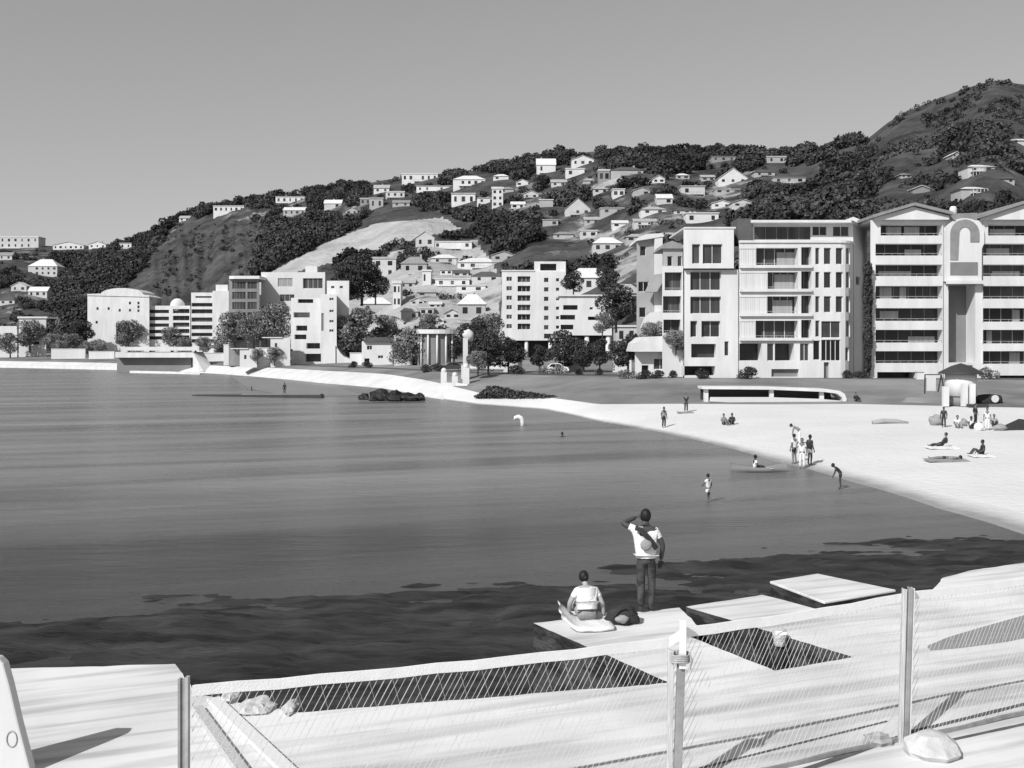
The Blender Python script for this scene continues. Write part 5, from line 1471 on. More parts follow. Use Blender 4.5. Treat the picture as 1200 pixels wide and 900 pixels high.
def person(lab, loc, yaw, P_, h=1.72, skin='skin', top=('shirt_white', 'short'), legs=('cloth_dark', 'long'), hair='short', fingers=False, group=None, wide=1.0):
    s = h / 1.72
    x, y, z = loc
    t = thing('person', lab, 'person', loc, group)
    cy, sy = math.cos(yaw), math.sin(yaw)
    def tr(v): return [(x + s * (a * cy - b * sy), y + s * (a * sy + b * cy), z + s * c) for a, b, c in v]
    K = list(P_.keys()); ix = {k: i for i, k in enumerate(K)}
    R_ = dict(pel=.14, wai=.13, che=.155, nec=.06, hea=.062, shL=.066, elL=.05, wrL=.036, shR=.066, elR=.05, wrR=.036, hiL=.09, knL=.06, anL=.042, hiR=.09, knR=.06, anR=.042)
    for k in ('pel', 'wai', 'che'): R_[k] *= wide
    E = [('pel', 'wai'), ('wai', 'che'), ('che', 'nec'), ('nec', 'hea'), ('che', 'shL'), ('shL', 'elL'), ('elL', 'wrL'), ('che', 'shR'), ('shR', 'elR'), ('elR', 'wrR'), ('pel', 'hiL'), ('hiL', 'knL'), ('knL', 'anL'), ('pel', 'hiR'), ('hiR', 'knR'), ('knR', 'anR')]
    V = [(P_[k], (R_[k] * (.95 if k in ('pel', 'che', 'wai') else 1), R_[k] * (.72 if k in ('pel', 'che', 'wai') else 1))) for k in K]
    # feet
    for q in 'LR':
        an, kn = Vector(P_['an' + q]), Vector(P_['kn' + q])
        sh = (an - kn).normalized(); f = Vector((0, 1, 0)); f = (f - sh * f.dot(sh) * .9)
        f = f.normalized() if f.length > .1 else Vector((0, 0, 1))
        V.append((tuple(an + f * .15 + sh * .05), (.04, .025))); ix['to' + q] = len(V) - 1; E.append(('an' + q, 'to' + q))
    v, f = skin_mesh(V, [(ix[a], ix[b]) for a, b in E], ix['pel'], 1)
    mb = MB(); mb.add(v, f)
    hc = Vector(P_['hea']); up = (hc - Vector(P_['nec'])).normalized(); c = hc + up * .035
    mb.ball(c, (.08, .098, .12), 16, 12)
    mb.add([(c.x - .014, c.y + .085, c.z - .03), (c.x + .014, c.y + .085, c.z - .03), (c.x, c.y + .118, c.z - .025), (c.x, c.y + .088, c.z + .02)], [(0, 1, 2), (0, 2, 3), (1, 3, 2)])
    for q in (-1, 1): mb.ball((c.x + q * .076, c.y - .005, c.z - .01), (.012, .022, .03), 8, 6)
    mb.add([(c.x - .025, c.y + .093, c.z - .055), (c.x + .025, c.y + .093, c.z - .055), (c.x + .02, c.y + .095, c.z - .062), (c.x - .02, c.y + .095, c.z - .062)], [(0, 1, 2, 3)])
    if fingers:
        for q in 'LR': hand(mb, P_['wr' + q], P_['el' + q], 1)
    else:
        for q in 'LR':
            w_, e_ = Vector(P_['wr' + q]), Vector(P_['el' + q]); d = (w_ - e_).normalized()
            hand(mb, w_, e_, 1, .6)
    mb.v = tr(mb.v); mb.build('body', skin, t, True)
    if hair:
        hb = MB(); hb.ball(c + Vector((0, -.018, .022)), (.092, .102, .116), 16, 12)
        if hair == 'bun': hb.ball(c + Vector((.02, -.1, .01)), (.05, .045, .05), 10, 8)
        if hair == 'long': hb.ball(c + Vector((0, -.07, -.1)), (.075, .045, .14), 10, 8)
        hb.v = tr(hb.v); hb.build('hair', 'hair', t, True)
    if top:
        m, kind = top
        lo = {'short': .62, 'long': .96, 'vest': .2, 'crop': .62}[kind]
        V = []
        if kind == 'crop':
            V.append((tuple(Vector(P_['wai']).lerp(Vector(P_['che']), .35)), (R_['wai'] * 1.16, R_['wai'] * .9)))
        else: V.append((tuple(Vector(P_['pel']).lerp(Vector(P_['wai']), .25)), (R_['pel'] * 1.14, R_['pel'] * .88)))
        V += [(P_['wai'] if kind != 'crop' else tuple(Vector(P_['wai']).lerp(Vector(P_['che']), .6)), (R_['wai'] * 1.14, R_['wai'] * .9)), (P_['che'], (R_['che'] * 1.08, R_['che'] * .84)), (tuple(Vector(P_['che']).lerp(Vector(P_['nec']), .62)), (.085, .075))]
        Ed = [(0, 1), (1, 2), (2, 3)]
        for q in 'LR':
            sh, el, wr = Vector(P_['sh' + q]), Vector(P_['el' + q]), Vector(P_['wr' + q])
            V.append((tuple(sh), .073)); a = len(V) - 1; Ed.append((2, a))
            if kind == 'long':
                V.append((tuple(el), .055)); V.append((tuple(el.lerp(wr, .85)), .042)); Ed += [(a, a + 1), (a + 1, a + 2)]
            else:
                V.append((tuple(sh.lerp(el, lo)), .062 if kind != 'vest' else .07)); Ed.append((a, a + 1))
        v, f = skin_mesh(V, Ed, 1, 1)
        b = MB(); b.add(tr(v), f); b.build('shirt', m, t, True)
    if legs:
        m, kind = legs
        V = [(tuple(Vector(P_['pel']).lerp(Vector(P_['wai']), .3)), (R_['pel'] * 1.05, R_['pel'] * .82)), (P_['pel'], (R_['pel'] * 1.08, R_['pel'] * .86))]; Ed = [(0, 1)]
        for q in 'LR':
            hi, kn, an = (Vector(P_[k + q]) for k in ('hi', 'kn', 'an'))
            V.append((tuple(hi), .102)); a = len(V) - 1; Ed.append((1, a))
            if kind == 'long':
                V.append((tuple(kn), .075)); V.append((tuple(an), .066)); Ed += [(a, a + 1), (a + 1, a + 2)]
            else:
                V.append((tuple(hi.lerp(kn, .6)), .09)); Ed.append((a, a + 1))
        v, f = skin_mesh(V, Ed, 1, 1)
        b = MB(); b.add(tr(v), f); b.build('trousers' if kind == 'long' else 'shorts', m, t, True)
    return t
# --- the two on the promenade slab
g = on_plane(757, 718, DZ)
person('standing man in white shirt and dark trousers, back turned, left elbow raised beside his head', (g.x, g.y, DZ), R(4),
       pose(elL=(-.4, .06, 1.52), wrL=(-.14, .16, 1.6), shL=(-.18, 0, 1.42), elR=(.29, -.02, 1.14), wrR=(.27, .06, .88), knL=(-.08, .03, .5), anL=(-.09, -.03, .09), knR=(.11, .05, .5), anR=(.09, .03, .09)),
       h=1.74, skin='skin_dark', top=('shirt_white', 'short'), legs=('denim', 'long'), hair='short', fingers=True, wide=1.25)
MAN = g
t = thing('sling_bag', 'dark strap bag with a grey pouch, worn across the standing man\'s back', 'bag', (g.x, g.y - .15, DZ + 1.2))
mb = MB(); st_ = []
for q in np.linspace(0, 1, 9):
    st_.append((g.x - .2 + .36 * q, g.y - .145 - .05 * math.sin(math.pi * q), DZ + 1.49 - .36 * q ** 1.6))
for a, b in zip(st_, st_[1:]): mb.bar(a, b, .022, .085, (0, 0, 1))
mb.build('strap', 'canvas', t)
mb = MB(); mb.ball((g.x - .02, g.y - .185, DZ + 1.2), (.1, .05, .1), 14, 10); mb.build('pouch', 'cloth_grey', t, True)
t = thing('hand_camera', 'small dark camera held up by the standing man', 'camera', (g.x + .1, g.y + .26, DZ + 1.6))
mb = MB(); mb.box(g.x - .06, g.x + .1, g.y + .22, g.y + .28, DZ + 1.56, DZ + 1.66); mb.build('camera_body', 'canvas', t, bevel=.01)
mb = MB(); mb.tube([(g.x + .02, g.y + .28, DZ + 1.61), (g.x + .02, g.y + .34, DZ + 1.61)], [.032, .03], 14); mb.build('lens', 'glass', t, True)
g2 = on_plane(688, 731, DZ)
person('seated person with tied up dark hair and short white top, back turned, lower back bare', (g2.x, g2.y, DZ + .03), R(8),
       pose(pel=(0, 0, .14), wai=(0, .02, .3), che=(0, .07, .49), nec=(.01, .15, .63), hea=(-.01, .22, .73), shL=(-.18, .08, .56), elL=(-.31, .08, .33), wrL=(-.28, .22, .13), shR=(.18, .08, .56), elR=(.29, .02, .32), wrR=(.33, .06, .1),
            hiL=(-.1, .03, .12), knL=(-.2, .38, .38), anL=(-.1, .62, .08), hiR=(.1, .03, .12), knR=(.2, .38, .38), anR=(.1, .62, .08)),
       h=1.56, skin='skin_light', top=('shirt_white', 'crop'), legs=('cloth_grey', 'short'), hair='bun', fingers=True, wide=1.42)
# towel, rolled up at its left end
mb = MB(); T = []
for i in range(15):
    f = i / 14; x = g2.x - .45 + .85 * f; up_ = .16 * max(0, .35 - f) ** 1.5 * 6
    T.append((x, DZ + .04 + up_))
ny_ = 8
for side in (-1, 1):
    for i, (x, zz) in enumerate(T):
        for j in range(ny_ + 1):
            f = j / ny_; yy = g2.y - .45 + .95 * f - .1 * math.sin(math.pi * i / 14) * (1 - f)
            mb.v.append((x + .02 * math.sin(j * 1.3), yy, zz + side * .024 + .008 * math.sin(i * 1.1 + j)))
n0 = len(T) * (ny_ + 1)
for i in range(len(T) - 1):
    for j in range(ny_):
        q = i * (ny_ + 1) + j
        mb.f += [(n0 + q, n0 + q + ny_ + 1, n0 + q + ny_ + 2, n0 + q + 1), (q, q + 1, q + ny_ + 2, q + ny_ + 1)]
for i in range(len(T) - 1):
    for j in (0, ny_):
        q = i * (ny_ + 1) + j; mb.f.append((q, q + ny_ + 1, n0 + q + ny_ + 1, n0 + q))
for j in range(ny_):
    for i in (0, len(T) - 1):
        q = i * (ny_ + 1) + j; mb.f.append((q, q + 1, n0 + q + 1, n0 + q))
single(mb, 'beach_towel', 'shirt_white', 'thick white towel curled up at one end, under the seated person', 'towel', smooth=True)
t = thing('shoulder_bag', 'soft dark bag slumped on the concrete right of the seated person', 'bag', (g2.x + .62, g2.y, DZ))
mb = MB(); mb.ball((g2.x + .6, g2.y + .02, DZ + .13), (.27, .19, .16), 18, 12, .35, 8); mb.build('bag_body', 'canvas', t, True)
mb = MB(); mb.tube([(g2.x + .42 + .04 * k, g2.y - .12 - .02 * math.sin(k * .5), DZ + .12 + .17 * math.sin(math.pi * k / 9)) for k in range(10)], [.014] * 10, 6); mb.build('handle', 'canvas', t, True)
mb = MB(); mb.ball((g2.x + .56, g2.y - .17, DZ + .12), (.11, .05, .07), 12, 8, .3, 2); mb.build('side_pocket', 'cloth_grey', t, True)

# --- people along the beach
def beach(px, py, lab, P_, yaw=0, hpx=None, **k):
    if py > HOR + 8400 / _i(px, SHORE) - HOR: pass
    Yw_ = 8400 / (py - HOR)
    if Yw_ < _i(px, SHORE): Y, z = Yw_, 0.0
    else: Y, z = ground_at(px, py, _i(px, SHORE))
    return person(lab, (PX(px, Y), Y, z - k.pop('sink', 0)), R(yaw), P_, group=None, **k), Y, z
beach(830, 588, 'child in a white top wading alone in the shallows', pose(elL=(-.2, .15, 1.2), wrL=(-.12, .3, 1.1)), 40, h=1.35, sink=.12, top=('shirt_white', 'short'), legs=('shirt_white', 'short'))
beach(931, 545, 'adult in white shirt and dark shorts, left of the group at the waterline', pose(), 30, h=1.74, legs=('cloth_dark', 'short'))
beach(940, 549, 'adult in all white at the centre of the group at the waterline', pose(elR=(.3, .05, 1.18), wrR=(.28, .25, 1.05)), 160, h=1.7, legs=('shirt_white', 'long'))
beach(949, 545, 'dark clad adult on the right of the group at the waterline', pose(), -60, h=1.72, skin='skin_dark', top=('cloth_dark', 'short'), legs=('cloth_grey', 'short'))
beach(937, 522, 'dark clad person bending forward behind the waterline group', pose(che=(0, .28, 1.18), nec=(0, .44, 1.24), hea=(0, .54, 1.27), wai=(0, .1, 1.07), shL=(-.17, .36, 1.2), shR=(.17, .36, 1.2), elL=(-.2, .42, .95), wrL=(-.18, .46, .72), elR=(.2, .42, .95), wrR=(.18, .46, .72)), 75, h=1.7, top=('cloth_grey', 'short'), legs=('shirt_white', 'long'))
beach(985, 573, 'child stooping at the water edge in dark swimwear', pose(che=(0, .2, 1.2), nec=(0, .34, 1.3), hea=(0, .42, 1.38), wai=(0, .06, 1.08), shL=(-.17, .25, 1.26), shR=(.17, .25, 1.26), elL=(-.2, .32, 1.0), wrL=(-.2, .4, .78), elR=(.2, .3, 1.0), wrR=(.2, .42, .8)), 70, h=1.4, skin='skin_dark', top=('cloth_dark', 'vest'), legs=('cloth_dark', 'short'))
beach(848, 498, 'bather sitting on the sand, left one of a pair', sit(), 200, skin='skin', top=('cloth_grey', 'short'), legs=('cloth_dark', 'short'))
beach(858, 498, 'bather sitting on the sand, right one of a pair', sit(), 150, skin='skin_dark', top=('cloth_dark', 'short'), legs=('cloth_dark', 'short'))
beach(804, 483, 'dark clad person standing on a small mat at the top of the beach', pose(), 180, h=1.7, top=('cloth_dark', 'short'))
beach(778, 502, 'slim dark figure standing at the waterline, left of the sitting pair', pose(), 200, h=1.7, skin='skin_dark', top=('cloth_grey', 'short'), legs=('cloth_dark', 'long'))
beach(1003, 471, 'dark clad person sitting on the lawn right of the beach shelter', sit(), 190, top=('cloth_dark', 'long'))
LIE = sit(.2, .32)
beach(1103, 525, 'dark clad sunbather leaning back on the sand, left of the two', LIE, 85, top=('cloth_dark', 'long'), legs=('cloth_dark', 'long'))
beach(1151, 534, 'dark clad sunbather sitting upright with knees drawn up, right of the two', sit(.42, .05), 85, top=('cloth_dark', 'short'), legs=('cloth_dark', 'short'), skin='skin_dark')
FLAT = pose(pel=(0, 0, .12), wai=(0, -.15, .13), che=(0, -.35, .14), nec=(0, -.52, .15), hea=(0, -.65, .16), shL=(-.17, -.42, .14), elL=(-.27, -.2, .1), wrL=(-.26, .03, .08), shR=(.17, -.42, .14), elR=(.27, -.2, .1), wrR=(.26, .03, .08), hiL=(-.09, .06, .12), knL=(-.12, .48, .14), anL=(-.14, .88, .07), hiR=(.09, .06, .12), knR=(.12, .48, .14), anR=(.14, .88, .07))
beach(1110, 540, 'sunbather lying flat on a towel, nearest the water of the sunbathers', FLAT, 75, top=('cloth_grey', 'vest'), legs=('cloth_dark', 'short'))
beach(1122, 502, 'person in a white shirt sitting before the round kiosk', sit(), 170, top=('shirt_white', 'short'), legs=('cloth_grey', 'long'))
beach(1138, 503, 'dark clad person sitting right of the white shirted one before the kiosk', sit(), 195, top=('shirt_white', 'vest'), legs=('cloth_dark', 'long'), skin='skin_dark')
beach(1106, 501, 'dark clad person standing before the left side of the kiosk', pose(), 150, h=1.5, top=('cloth_dark', 'long'), skin='skin_dark')
beach(1143, 497, 'dark clad person standing before the right side of the kiosk', pose(), 210, h=1.55, top=('cloth_dark', 'long'))
beach(1157, 505, 'pale clad person standing right of the kiosk group', pose(), 160, h=1.6, legs=('shirt_white', 'long'))
beach(1165, 500, 'person with dark hair and grey shirt behind the beach bags', sit(), 160, top=('cloth_grey', 'short'))
# swimmers
v = on_plane(659, 512, 0)
person('swimmer with only a dark head and shoulders above the water', (v.x, v.y, -1.38), R(30), pose(), skin='skin_dark', top=None, legs=('cloth_dark', 'short'))
v = on_plane(333, 462, .45)
person('small dark figure standing on the pontoon deck', (PX(333, 139), 139.2, .44), R(180), pose(), h=1.5, skin='skin_dark', top=('cloth_dark', 'short'))
v = on_plane(295, 458, 0)
person('far swimmer near the wet sand bar, head and chest above water', (v.x, v.y, -1.1), R(100), pose(), skin='skin_dark', top=None, legs=('cloth_dark', 'short'))
# float, kayak
v = on_plane(608, 499, 0); mb = MB()
mb.tube([(v.x - .38, v.y, .52), (v.x - .3, v.y, .72), (v.x - .05, v.y, .8), (v.x + .22, v.y, .68), (v.x + .33, v.y, .35), (v.x + .3, v.y, -.2)], [.1, .16, .19, .2, .19, .15], 12)
single(mb, 'inflatable_float', 'shirt_white', 'white curved inflatable float bobbing in the bay, off the narrow beach', 'float', smooth=True)
v = on_plane(889, 553, 0)
t = thing('canoe', 'grey open canoe lying in the shallows with a person sitting in it', 'canoe', (v.x, v.y, 0))
mb = MB(); ring = []
N = 13
for i in range(N):
    f = i / (N - 1); w_ = .42 * math.sin(math.pi * min(max(f, .03), .97)) ** .7; zt_ = .28 + .25 * abs(f - .5) ** 2 * 4
    x = v.x - 1.55 + 3.1 * f
    ring.append([(x, v.y - w_, zt_), (x, v.y - w_ * .8, .02), (x, v.y, -.1), (x, v.y + w_ * .8, .02), (x, v.y + w_, zt_), (x, v.y + w_ * .86, zt_ - .02), (x, v.y + w_ * .65, .09), (x, v.y, .05), (x, v.y - w_ * .65, .09), (x, v.y - w_ * .86, zt_ - .02)])
vs = [p for r_ in ring for p in r_]; fs = []
for i in range(N - 1):
    for k in range(10): fs.append((i * 10 + k, i * 10 + (k + 1) % 10, i * 10 + 10 + (k + 1) % 10, i * 10 + 10 + k))
mb.add(vs, fs); mb.build('hull', 'mid', t, True)
mb = MB(); mb.box(v.x + .5, v.x + .75, v.y - .36, v.y + .36, .2, .24); mb.build('seat', 'timber', t)
person('person in a white top sitting in the grey canoe', (v.x - .2, v.y + .02, .08), R(-80), sit(.3), h=1.6, skin='skin_dark', top=('shirt_white', 'short'), legs=('cloth_dark', 'short'), hair='short')
# mats, bags, tent
def mat_on(px, py, w_, d_, m, lab, rz=0, name='beach_towel'):
    Y, z = ground_at(px, py, _i(px, SHORE)); x = PX(px, Y)
    mb = MB(); n_ = 7
    for i in range(n_):
        xa, xb = x - w_ / 2 + w_ * i / n_, x - w_ / 2 + w_ * (i + 1) / n_; za, zb_ = (z + .05 + .015 * math.sin(i * 1.9), z + .05 + .015 * math.sin((i + 1) * 1.9))
        mb.hexa([(xa, Y - d_ / 2, za - .03), (xb, Y - d_ / 2, zb_ - .03), (xb, Y + d_ / 2, zb_ + .02), (xa, Y + d_ / 2, za + .02)], [(xa, Y - d_ / 2, za), (xb, Y - d_ / 2, zb_), (xb, Y + d_ / 2, zb_ + .05), (xa, Y + d_ / 2, za + .05)])
    single(mb, name, m, lab, 'towel' if 'towel' in name else 'mat', smooth=False)
mat_on(803, 484, 1.5, .9, 'cloth_grey', 'small grey mat under the dark clad person at the top of the beach', name='beach_mat')
mat_on(1109, 541, 2.3, 1.0, 'cloth_grey', 'grey towel under the sunbather lying flat')
mat_on(1104, 526.5, 1.9, 1.0, 'shirt_white', 'white towel under the sunbather leaning back')
mat_on(1150, 536, 1.3, 1.0, 'shirt_white', 'white towel under the upright sunbather')
def bag(px, py, r, m, lab, sd):
    Y, z = ground_at(px, py, _i(px, SHORE)); x = PX(px, Y)
    t = thing('beach_bag', lab, 'bag', (x, Y, z))
    mb = MB(); mb.ball((x, Y, z + r[2] * .8), r, 14, 10, .4, sd); mb.build('bag_body', m, t, True)
    mb = MB(); mb.tube([(x + r[0] * .5 * math.cos(q), Y, z + r[2] * 1.3 + r[2] * .7 * math.sin(q)) for q in np.linspace(0, math.pi, 8)], [.025] * 8, 6); mb.build('handle', m, t)
bag(1097, 499, (.55, .35, .42), 'cloth_grey', 'grey rounded bag at the left end of the kiosk group', 1)
bag(1129, 500, (.3, .25, .3), 'cloth_grey', 'grey bag between the two people sitting before the kiosk', 2)
bag(1147, 505, (.35, .25, .3), 'shirt_white', 'white bag at the feet of the pale clad person', 3)
bag(1172, 505, (.5, .3, .25), 'cloth_grey', 'flat grey bag left of the dark little tent', 4)
Y, z = ground_at(1186, 504, _i(1186, SHORE)); x = PX(1186, Y)
t = thing('beach_tent', 'small dark wedge shaped beach tent at the right of the kiosk group', 'tent', (x, Y, z))
mb = MB(); mb.add([(x - .85, Y - .6, z), (x + .75, Y - .6, z), (x + .75, Y + .6, z), (x - .85, Y + .6, z), (x + .75, Y - .5, z + .75), (x + .75, Y + .5, z + .75)], [(0, 1, 4), (3, 5, 2), (0, 4, 5, 3), (1, 2, 5, 4), (0, 3, 2, 1)]); mb.build('canopy', 'canvas', t)
mb = MB(); mb.bar((x + .78, Y - .5, z - .05), (x + .78, Y - .5, z + .82), .03, .03); mb.build('pole', 'steel', t)

# ------------------------------------------------------------------ foreground fence
p1, p2, p3 = Vector((-2.76, 8.615)), Vector((1.67, 10.53)), Vector((4.55, 11.87))
p4 = p3 + (p3 - p2) * 1.02
PT = 4.2
t1 = thing('fence_post', 'grooved dark steel post at the left end of the net fence', 'post', (p1.x, p1.y, DZ), 'posts of the net fence')
mb = MB(); mb.box(p1.x - .043, p1.x - .022, p1.y - .03, p1.y + .03, DZ - .2, PT); mb.build('flange', 'steel_dark', t1)
mb = MB(); mb.box(p1.x - .021, p1.x + .014, p1.y - .012, p1.y + .028, DZ - .2, PT - .01); mb.build('web', 'steel_dark', t1)
mb = MB(); mb.box(p1.x + .015, p1.x + .043, p1.y - .03, p1.y + .03, DZ - .2, PT + .015); mb.build('flange', 'steel', t1)
def stakes(p, lab, hi2, lean):
    t = thing('fence_post', lab, 'post', (p.x, p.y, DZ), 'posts of the net fence')
    def tap(x0, x1, y0, y1, za, zb_, dx, nm, m):
        mb = MB(); mb.hexa([(x0, y0, za), (x1, y0, za), (x1, y1, za), (x0, y1, za)], [(x0 + dx, y0, zb_), (x1 + dx, y0, zb_), (x1 + dx, y1, zb_ - .01), (x0 + dx, y1, zb_ + .012)]); return mb.build(nm, m, t, bevel=.006)
    return t, tap
t2, tap = stakes(p2, 'split timber post mid way along the net fence, pale batten lashed to its top', 0, 0)
tap(p2.x - .085, p2.x - .028, p2.y - .03, p2.y + .03, DZ - .2, PT - .33, .02, 'stake', 'timber')
tap(p2.x - .024, p2.x + .055, p2.y - .05, p2.y + .02, DZ - .2, PT - .34, .055, 'stake', 'steel_dark')
tap(p2.x - .018 + .055, p2.x + .052 + .055, p2.y - .09, p2.y - .052, PT - .5, PT, .005, 'batten', 'timber_pale')
mb = MB()
for k in range(4): mb.tube([(p2.x + .05 + .095 * math.cos(q), p2.y - .03 + .095 * math.sin(q), PT - .36 - .022 * k + .006 * math.sin(3 * q)) for q in np.linspace(0, 2 * math.pi, 17)], [.011] * 17, 6)
mb.tube([(p2.x + .14, p2.y - .06, PT - .34), (p2.x + .165, p2.y - .08, PT - .42), (p2.x + .15, p2.y - .09, PT - .5)], [.012, .014, .008], 6); mb.build('lashing', 'rope', t2, True)
t3, tap = stakes(p3, 'double timber post with two splayed battens, right of the lashed post on the net fence', 0, 0)
tap(p3.x - .075, p3.x - .026, p3.y - .03, p3.y + .03, DZ - .1, PT - .02, .05, 'stake', 'timber')
tap(p3.x - .022, p3.x + .028, p3.y - .045, p3.y + .02, DZ - .1, PT + .0, .06, 'stake', 'steel_dark')
tap(p3.x + .03, p3.x + .062, p3.y - .02, p3.y + .03, DZ - .1, PT - .01, .055, 'batten', 'timber_pale')
t4, tap = stakes(p4, 'plain timber post of the net fence beyond the right edge', 0, 0)
tap(p4.x - .05, p4.x + .05, p4.y - .03, p4.y + .03, DZ - .1, PT, .0, 'stake', 'timber')
# footing lump at the third post
mb = MB(); mb.ball((p3.x + .17, p3.y - .36, DZ + .06), (.33, .26, .2), 9, 6, .22, 4)
single(mb, 'footing_stone', 'boulder', 'rough pale stone weighing down the foot of the double timber post', 'stone')
mb = MB(); mb.ball((p3.x - .33, p3.y - .05, DZ + .05), (.16, .1, .09), 12, 8, .6, 14)
single(mb, 'rubble_stone', 'grey', 'small grey stone left of the double timber post', 'stone')
# netting: band along the top, thin strands below
tn = thing('fence_net', 'pale mesh netting with a broad white top band, hung between the posts', 'net', (p2.x, p2.y, DZ))
mb = MB()
tops = [(p1 + Vector((.07, .0)), PT - .15, PT - .06), (p2 + Vector((-.05, .03)), PT - .315, PT - .215), (p2 + Vector((.12, .05)), PT - .215, PT - .11), (p3 + Vector((-.03, .04)), PT - .185, PT - .09), (p3 + Vector((.12, .06)), PT - .16, PT - .065), (p4 + Vector((0, .04)), PT - .15, PT - .075)]
tops2 = []
for (a, l0, h0), (b, l1, h1) in zip(tops, tops[1:]):
    nseg = max(1, int((b - a).length / .35))
    for i in range(nseg):
        f = i / nseg; sg = -.025 * math.sin(math.pi * f) + .006 * math.sin(f * 31); tops2.append((a.lerp(b, f), l0 + (l1 - l0) * f + sg, h0 + (h1 - h0) * f + sg))
tops2.append(tops[-1])
for (a, l0, h0), (b, l1, h1) in zip(tops2, tops2[1:]):
    mb.hexa([(a.x, a.y, l0), (b.x, b.y, l1), (b.x, b.y + .012, l1), (a.x, a.y + .012, l0)], [(a.x, a.y - .006, h0), (b.x, b.y - .006, h1), (b.x, b.y + .018, h1), (a.x, a.y + .018, h0)])
mb.build('top_band', 'band', tn)
def lineat(dist):
    d = 0
    for (a, l0, h0), (b, l1, h1) in zip(tops2, tops2[1:]):
        L = (b - a).length
        if d + L >= dist or b is tops2[-1][0]:
            f = min(1, (dist - d) / max(L, 1e-6)); q = a.lerp(b, f); return q, l0 + (l1 - l0) * f
        d += L
tot = sum((b[0] - a[0]).length for a, b in zip(tops2, tops2[1:]))
mb = MB(); gg = random.Random(3)
H_ = 1.5; sl = .62
k = -sl * H_
while k < tot:
    # strand from the bottom (k) up to the right (k + sl*H_)
    u0, u1 = max(k, 0), min(k + sl * H_, tot)
    if u1 - u0 > .05:
        qa, la = lineat(u0); qb, lb = lineat(u1)
        fa = (u0 - k) / (sl * H_); fb = (u1 - k) / (sl * H_)
        za = DZ + .02 + fa * (la - DZ); zb_ = DZ + .02 + fb * (lb - DZ)
        w_ = gg.choice([.003, .004, .004, .005, .007])
        o1 = Vector((-(p3 - p1).normalized().y, (p3 - p1).normalized().x)) * .01
        mb.bar((qa.x + o1.x, qa.y + o1.y, za), (qb.x + o1.x, qb.y + o1.y, zb_), .002, w_, (0, 0, 1))
    k += gg.uniform(.05, .085)
k = 0
while k < tot + .3 * H_:
    u0, u1 = min(k, tot), max(k - .3 * H_, 0)
    if u0 - u1 > .05:
        qa, la = lineat(u0); qb, lb = lineat(u1)
        fa = (k - u0) / (.3 * H_); fb = (k - u1) / (.3 * H_)
        za = DZ + .02 + fa * (la - DZ); zb_ = DZ + .02 + fb * (lb - DZ)
        mb.bar((qa.x, qa.y, za), (qb.x, qb.y, zb_), .0012, .0018, (0, 0, 1))
    k += .22
mb.build('mesh', 'strand', tn)
mb = MB()
for i in range(len(tops2) - 1):
    a, b = tops2[i][0], tops2[i + 1][0]
    if a.x < 1.5: continue
    mb.bar((a.x, a.y, DZ + .03 + .01 * math.sin(i * 1.7)), (b.x, b.y, DZ + .03 + .01 * math.sin((i + 1) * 1.7)), .03, .045)
mb.build('bottom_hem', 'steel_dark', tn)

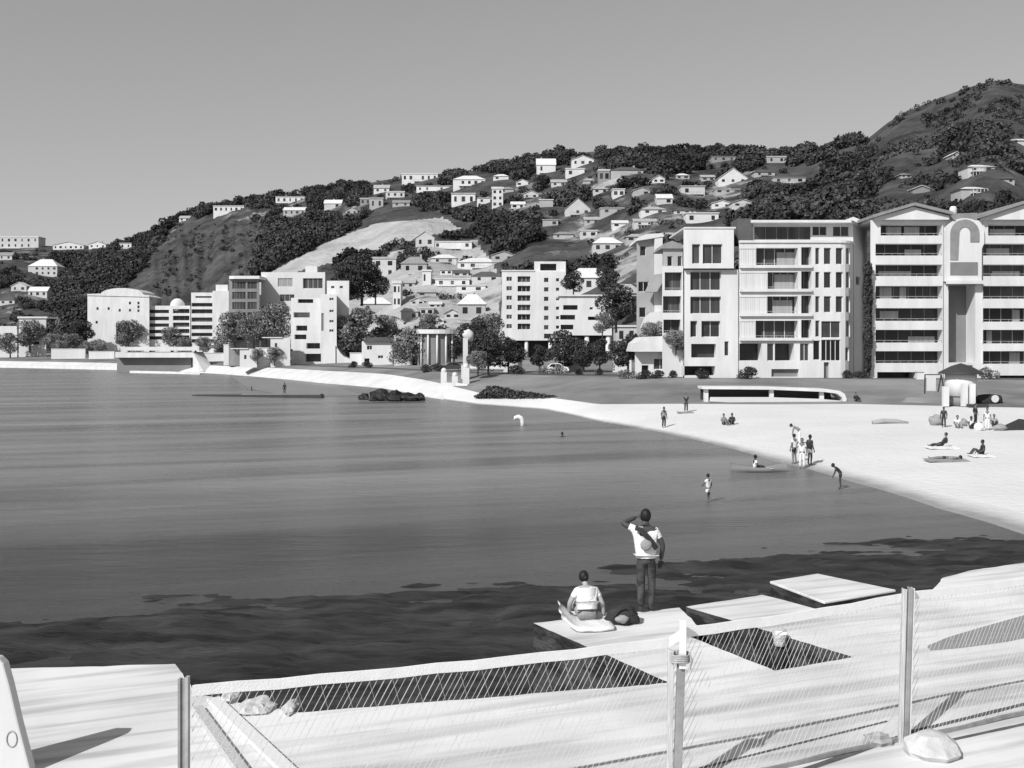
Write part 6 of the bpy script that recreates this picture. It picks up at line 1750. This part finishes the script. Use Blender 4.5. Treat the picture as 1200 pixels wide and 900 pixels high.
# rubble, planks, barrier, bucket
for k, (px, py, w_, h_, lab) in enumerate([(298, 835, 42, 11, 'broad lump of broken pale concrete at the edge of the promenade'), (338, 834, 18, 7, 'smaller broken concrete lump right of the broad one'), (268, 822, 24, 9, 'flat broken concrete lump close behind the plank ends')]):
    v = on_plane(px, py, DZ); s = v.y / F
    mb = MB(); mb.ball((v.x, v.y + .1, DZ + h_ * s * .25), (w_ * s * .5, .25, h_ * s * .75), 16, 10, .5, k + 20); single(mb, 'concrete_lump', 'boulder', lab, 'rubble', 'broken concrete at the promenade edge')
for k, (a, b, w_, m, lab) in enumerate([((250, 822), (345, 915), .17, 'timber_pale', 'pale timber plank lying askew near the steel post, right one'), ((231, 832), (300, 930), .13, 'timber', 'greyer timber plank lying askew near the steel post, left one')]):
    p, q = on_plane(a[0], a[1], DZ), on_plane(b[0], b[1], DZ)
    mb = MB(); mb.bar((p.x, p.y, DZ + .03), (q.x, q.y, DZ + .045), w_, .05); single(mb, 'timber_plank', m, lab, 'plank', 'planks near the steel post', bevel=.006)
t = thing('concrete_barrier', 'tall tapered pale concrete block with a cast ring mark, cut by the left edge', 'barrier', (-5.75, 11.0, DZ))
Yq = 11.0
mb = MB()
bl = [(-72, 960), (48, 960), (35, 900), (22, 850), (11, 803), (4, 778), (-3, 771), (-24, 771)]
xz(mb, bl, Yq, 0, .13); mb.build('block', 'pale', t, bevel=.02)
mb = MB()
cx_, cz_ = PX(14, Yq), PZ(866, Yq)
mb.tube([(cx_ + .055 * math.cos(q), Yq - .004, cz_ + .085 * math.sin(q)) for q in np.linspace(0, 2 * math.pi, 21)], [.007] * 21, 6); mb.build('cast_ring', 'grey', t, True)
v = on_plane(914, 757, 2.28)
t = thing('bucket', 'small white bucket standing on the dark rocks in the gap between two slabs', 'bucket', v)
mb = MB(); mb.lathe([(.075, 0), (.09, .02), (.12, .2), (.125, .21), (.112, .2), (.08, .04)], v, 18); mb.build('pail', 'shirt_white', t, True)
mb = MB(); mb.tube([(v.x + .115 * math.cos(q), v.y, v.z + .19 + .1 * math.sin(q)) for q in np.linspace(0, math.pi, 9)], [.006] * 9, 6); mb.build('handle', 'steel', t)
mb = MB(); mb.ball((v.x + .05, v.y + .05, v.z - 1.0), (.42, .36, 1.03), 18, 12, .3, 31); single(mb, 'boulder', 'rock', 'dark boulder under the white bucket in the gap between two slabs', 'boulder')
# loose slab beyond the deck
P3 = [on_plane(a, b, DZ + .1) for a, b in ((902, 681), (958, 672), (1050, 691), (966, 705))]
mb = MB(); mb.prism([(p.x, p.y) for p in P3][::-1], DZ + .05, DZ + .1); t = thing('concrete_slab', 'thick pale concrete slab raised on a dark base, beyond the right part of the promenade', 'slab', base_of(mb))
mb.build('slab_top', 'deck', t, bevel=.015)
c_ = sum(P3, Vector()) / 4
mb = MB(); mb.prism([(c_.x + (p.x - c_.x) * .985, c_.y + (p.y - c_.y) * .985) for p in P3][::-1], -1, DZ + .049); mb.build('base', 'stain', t)
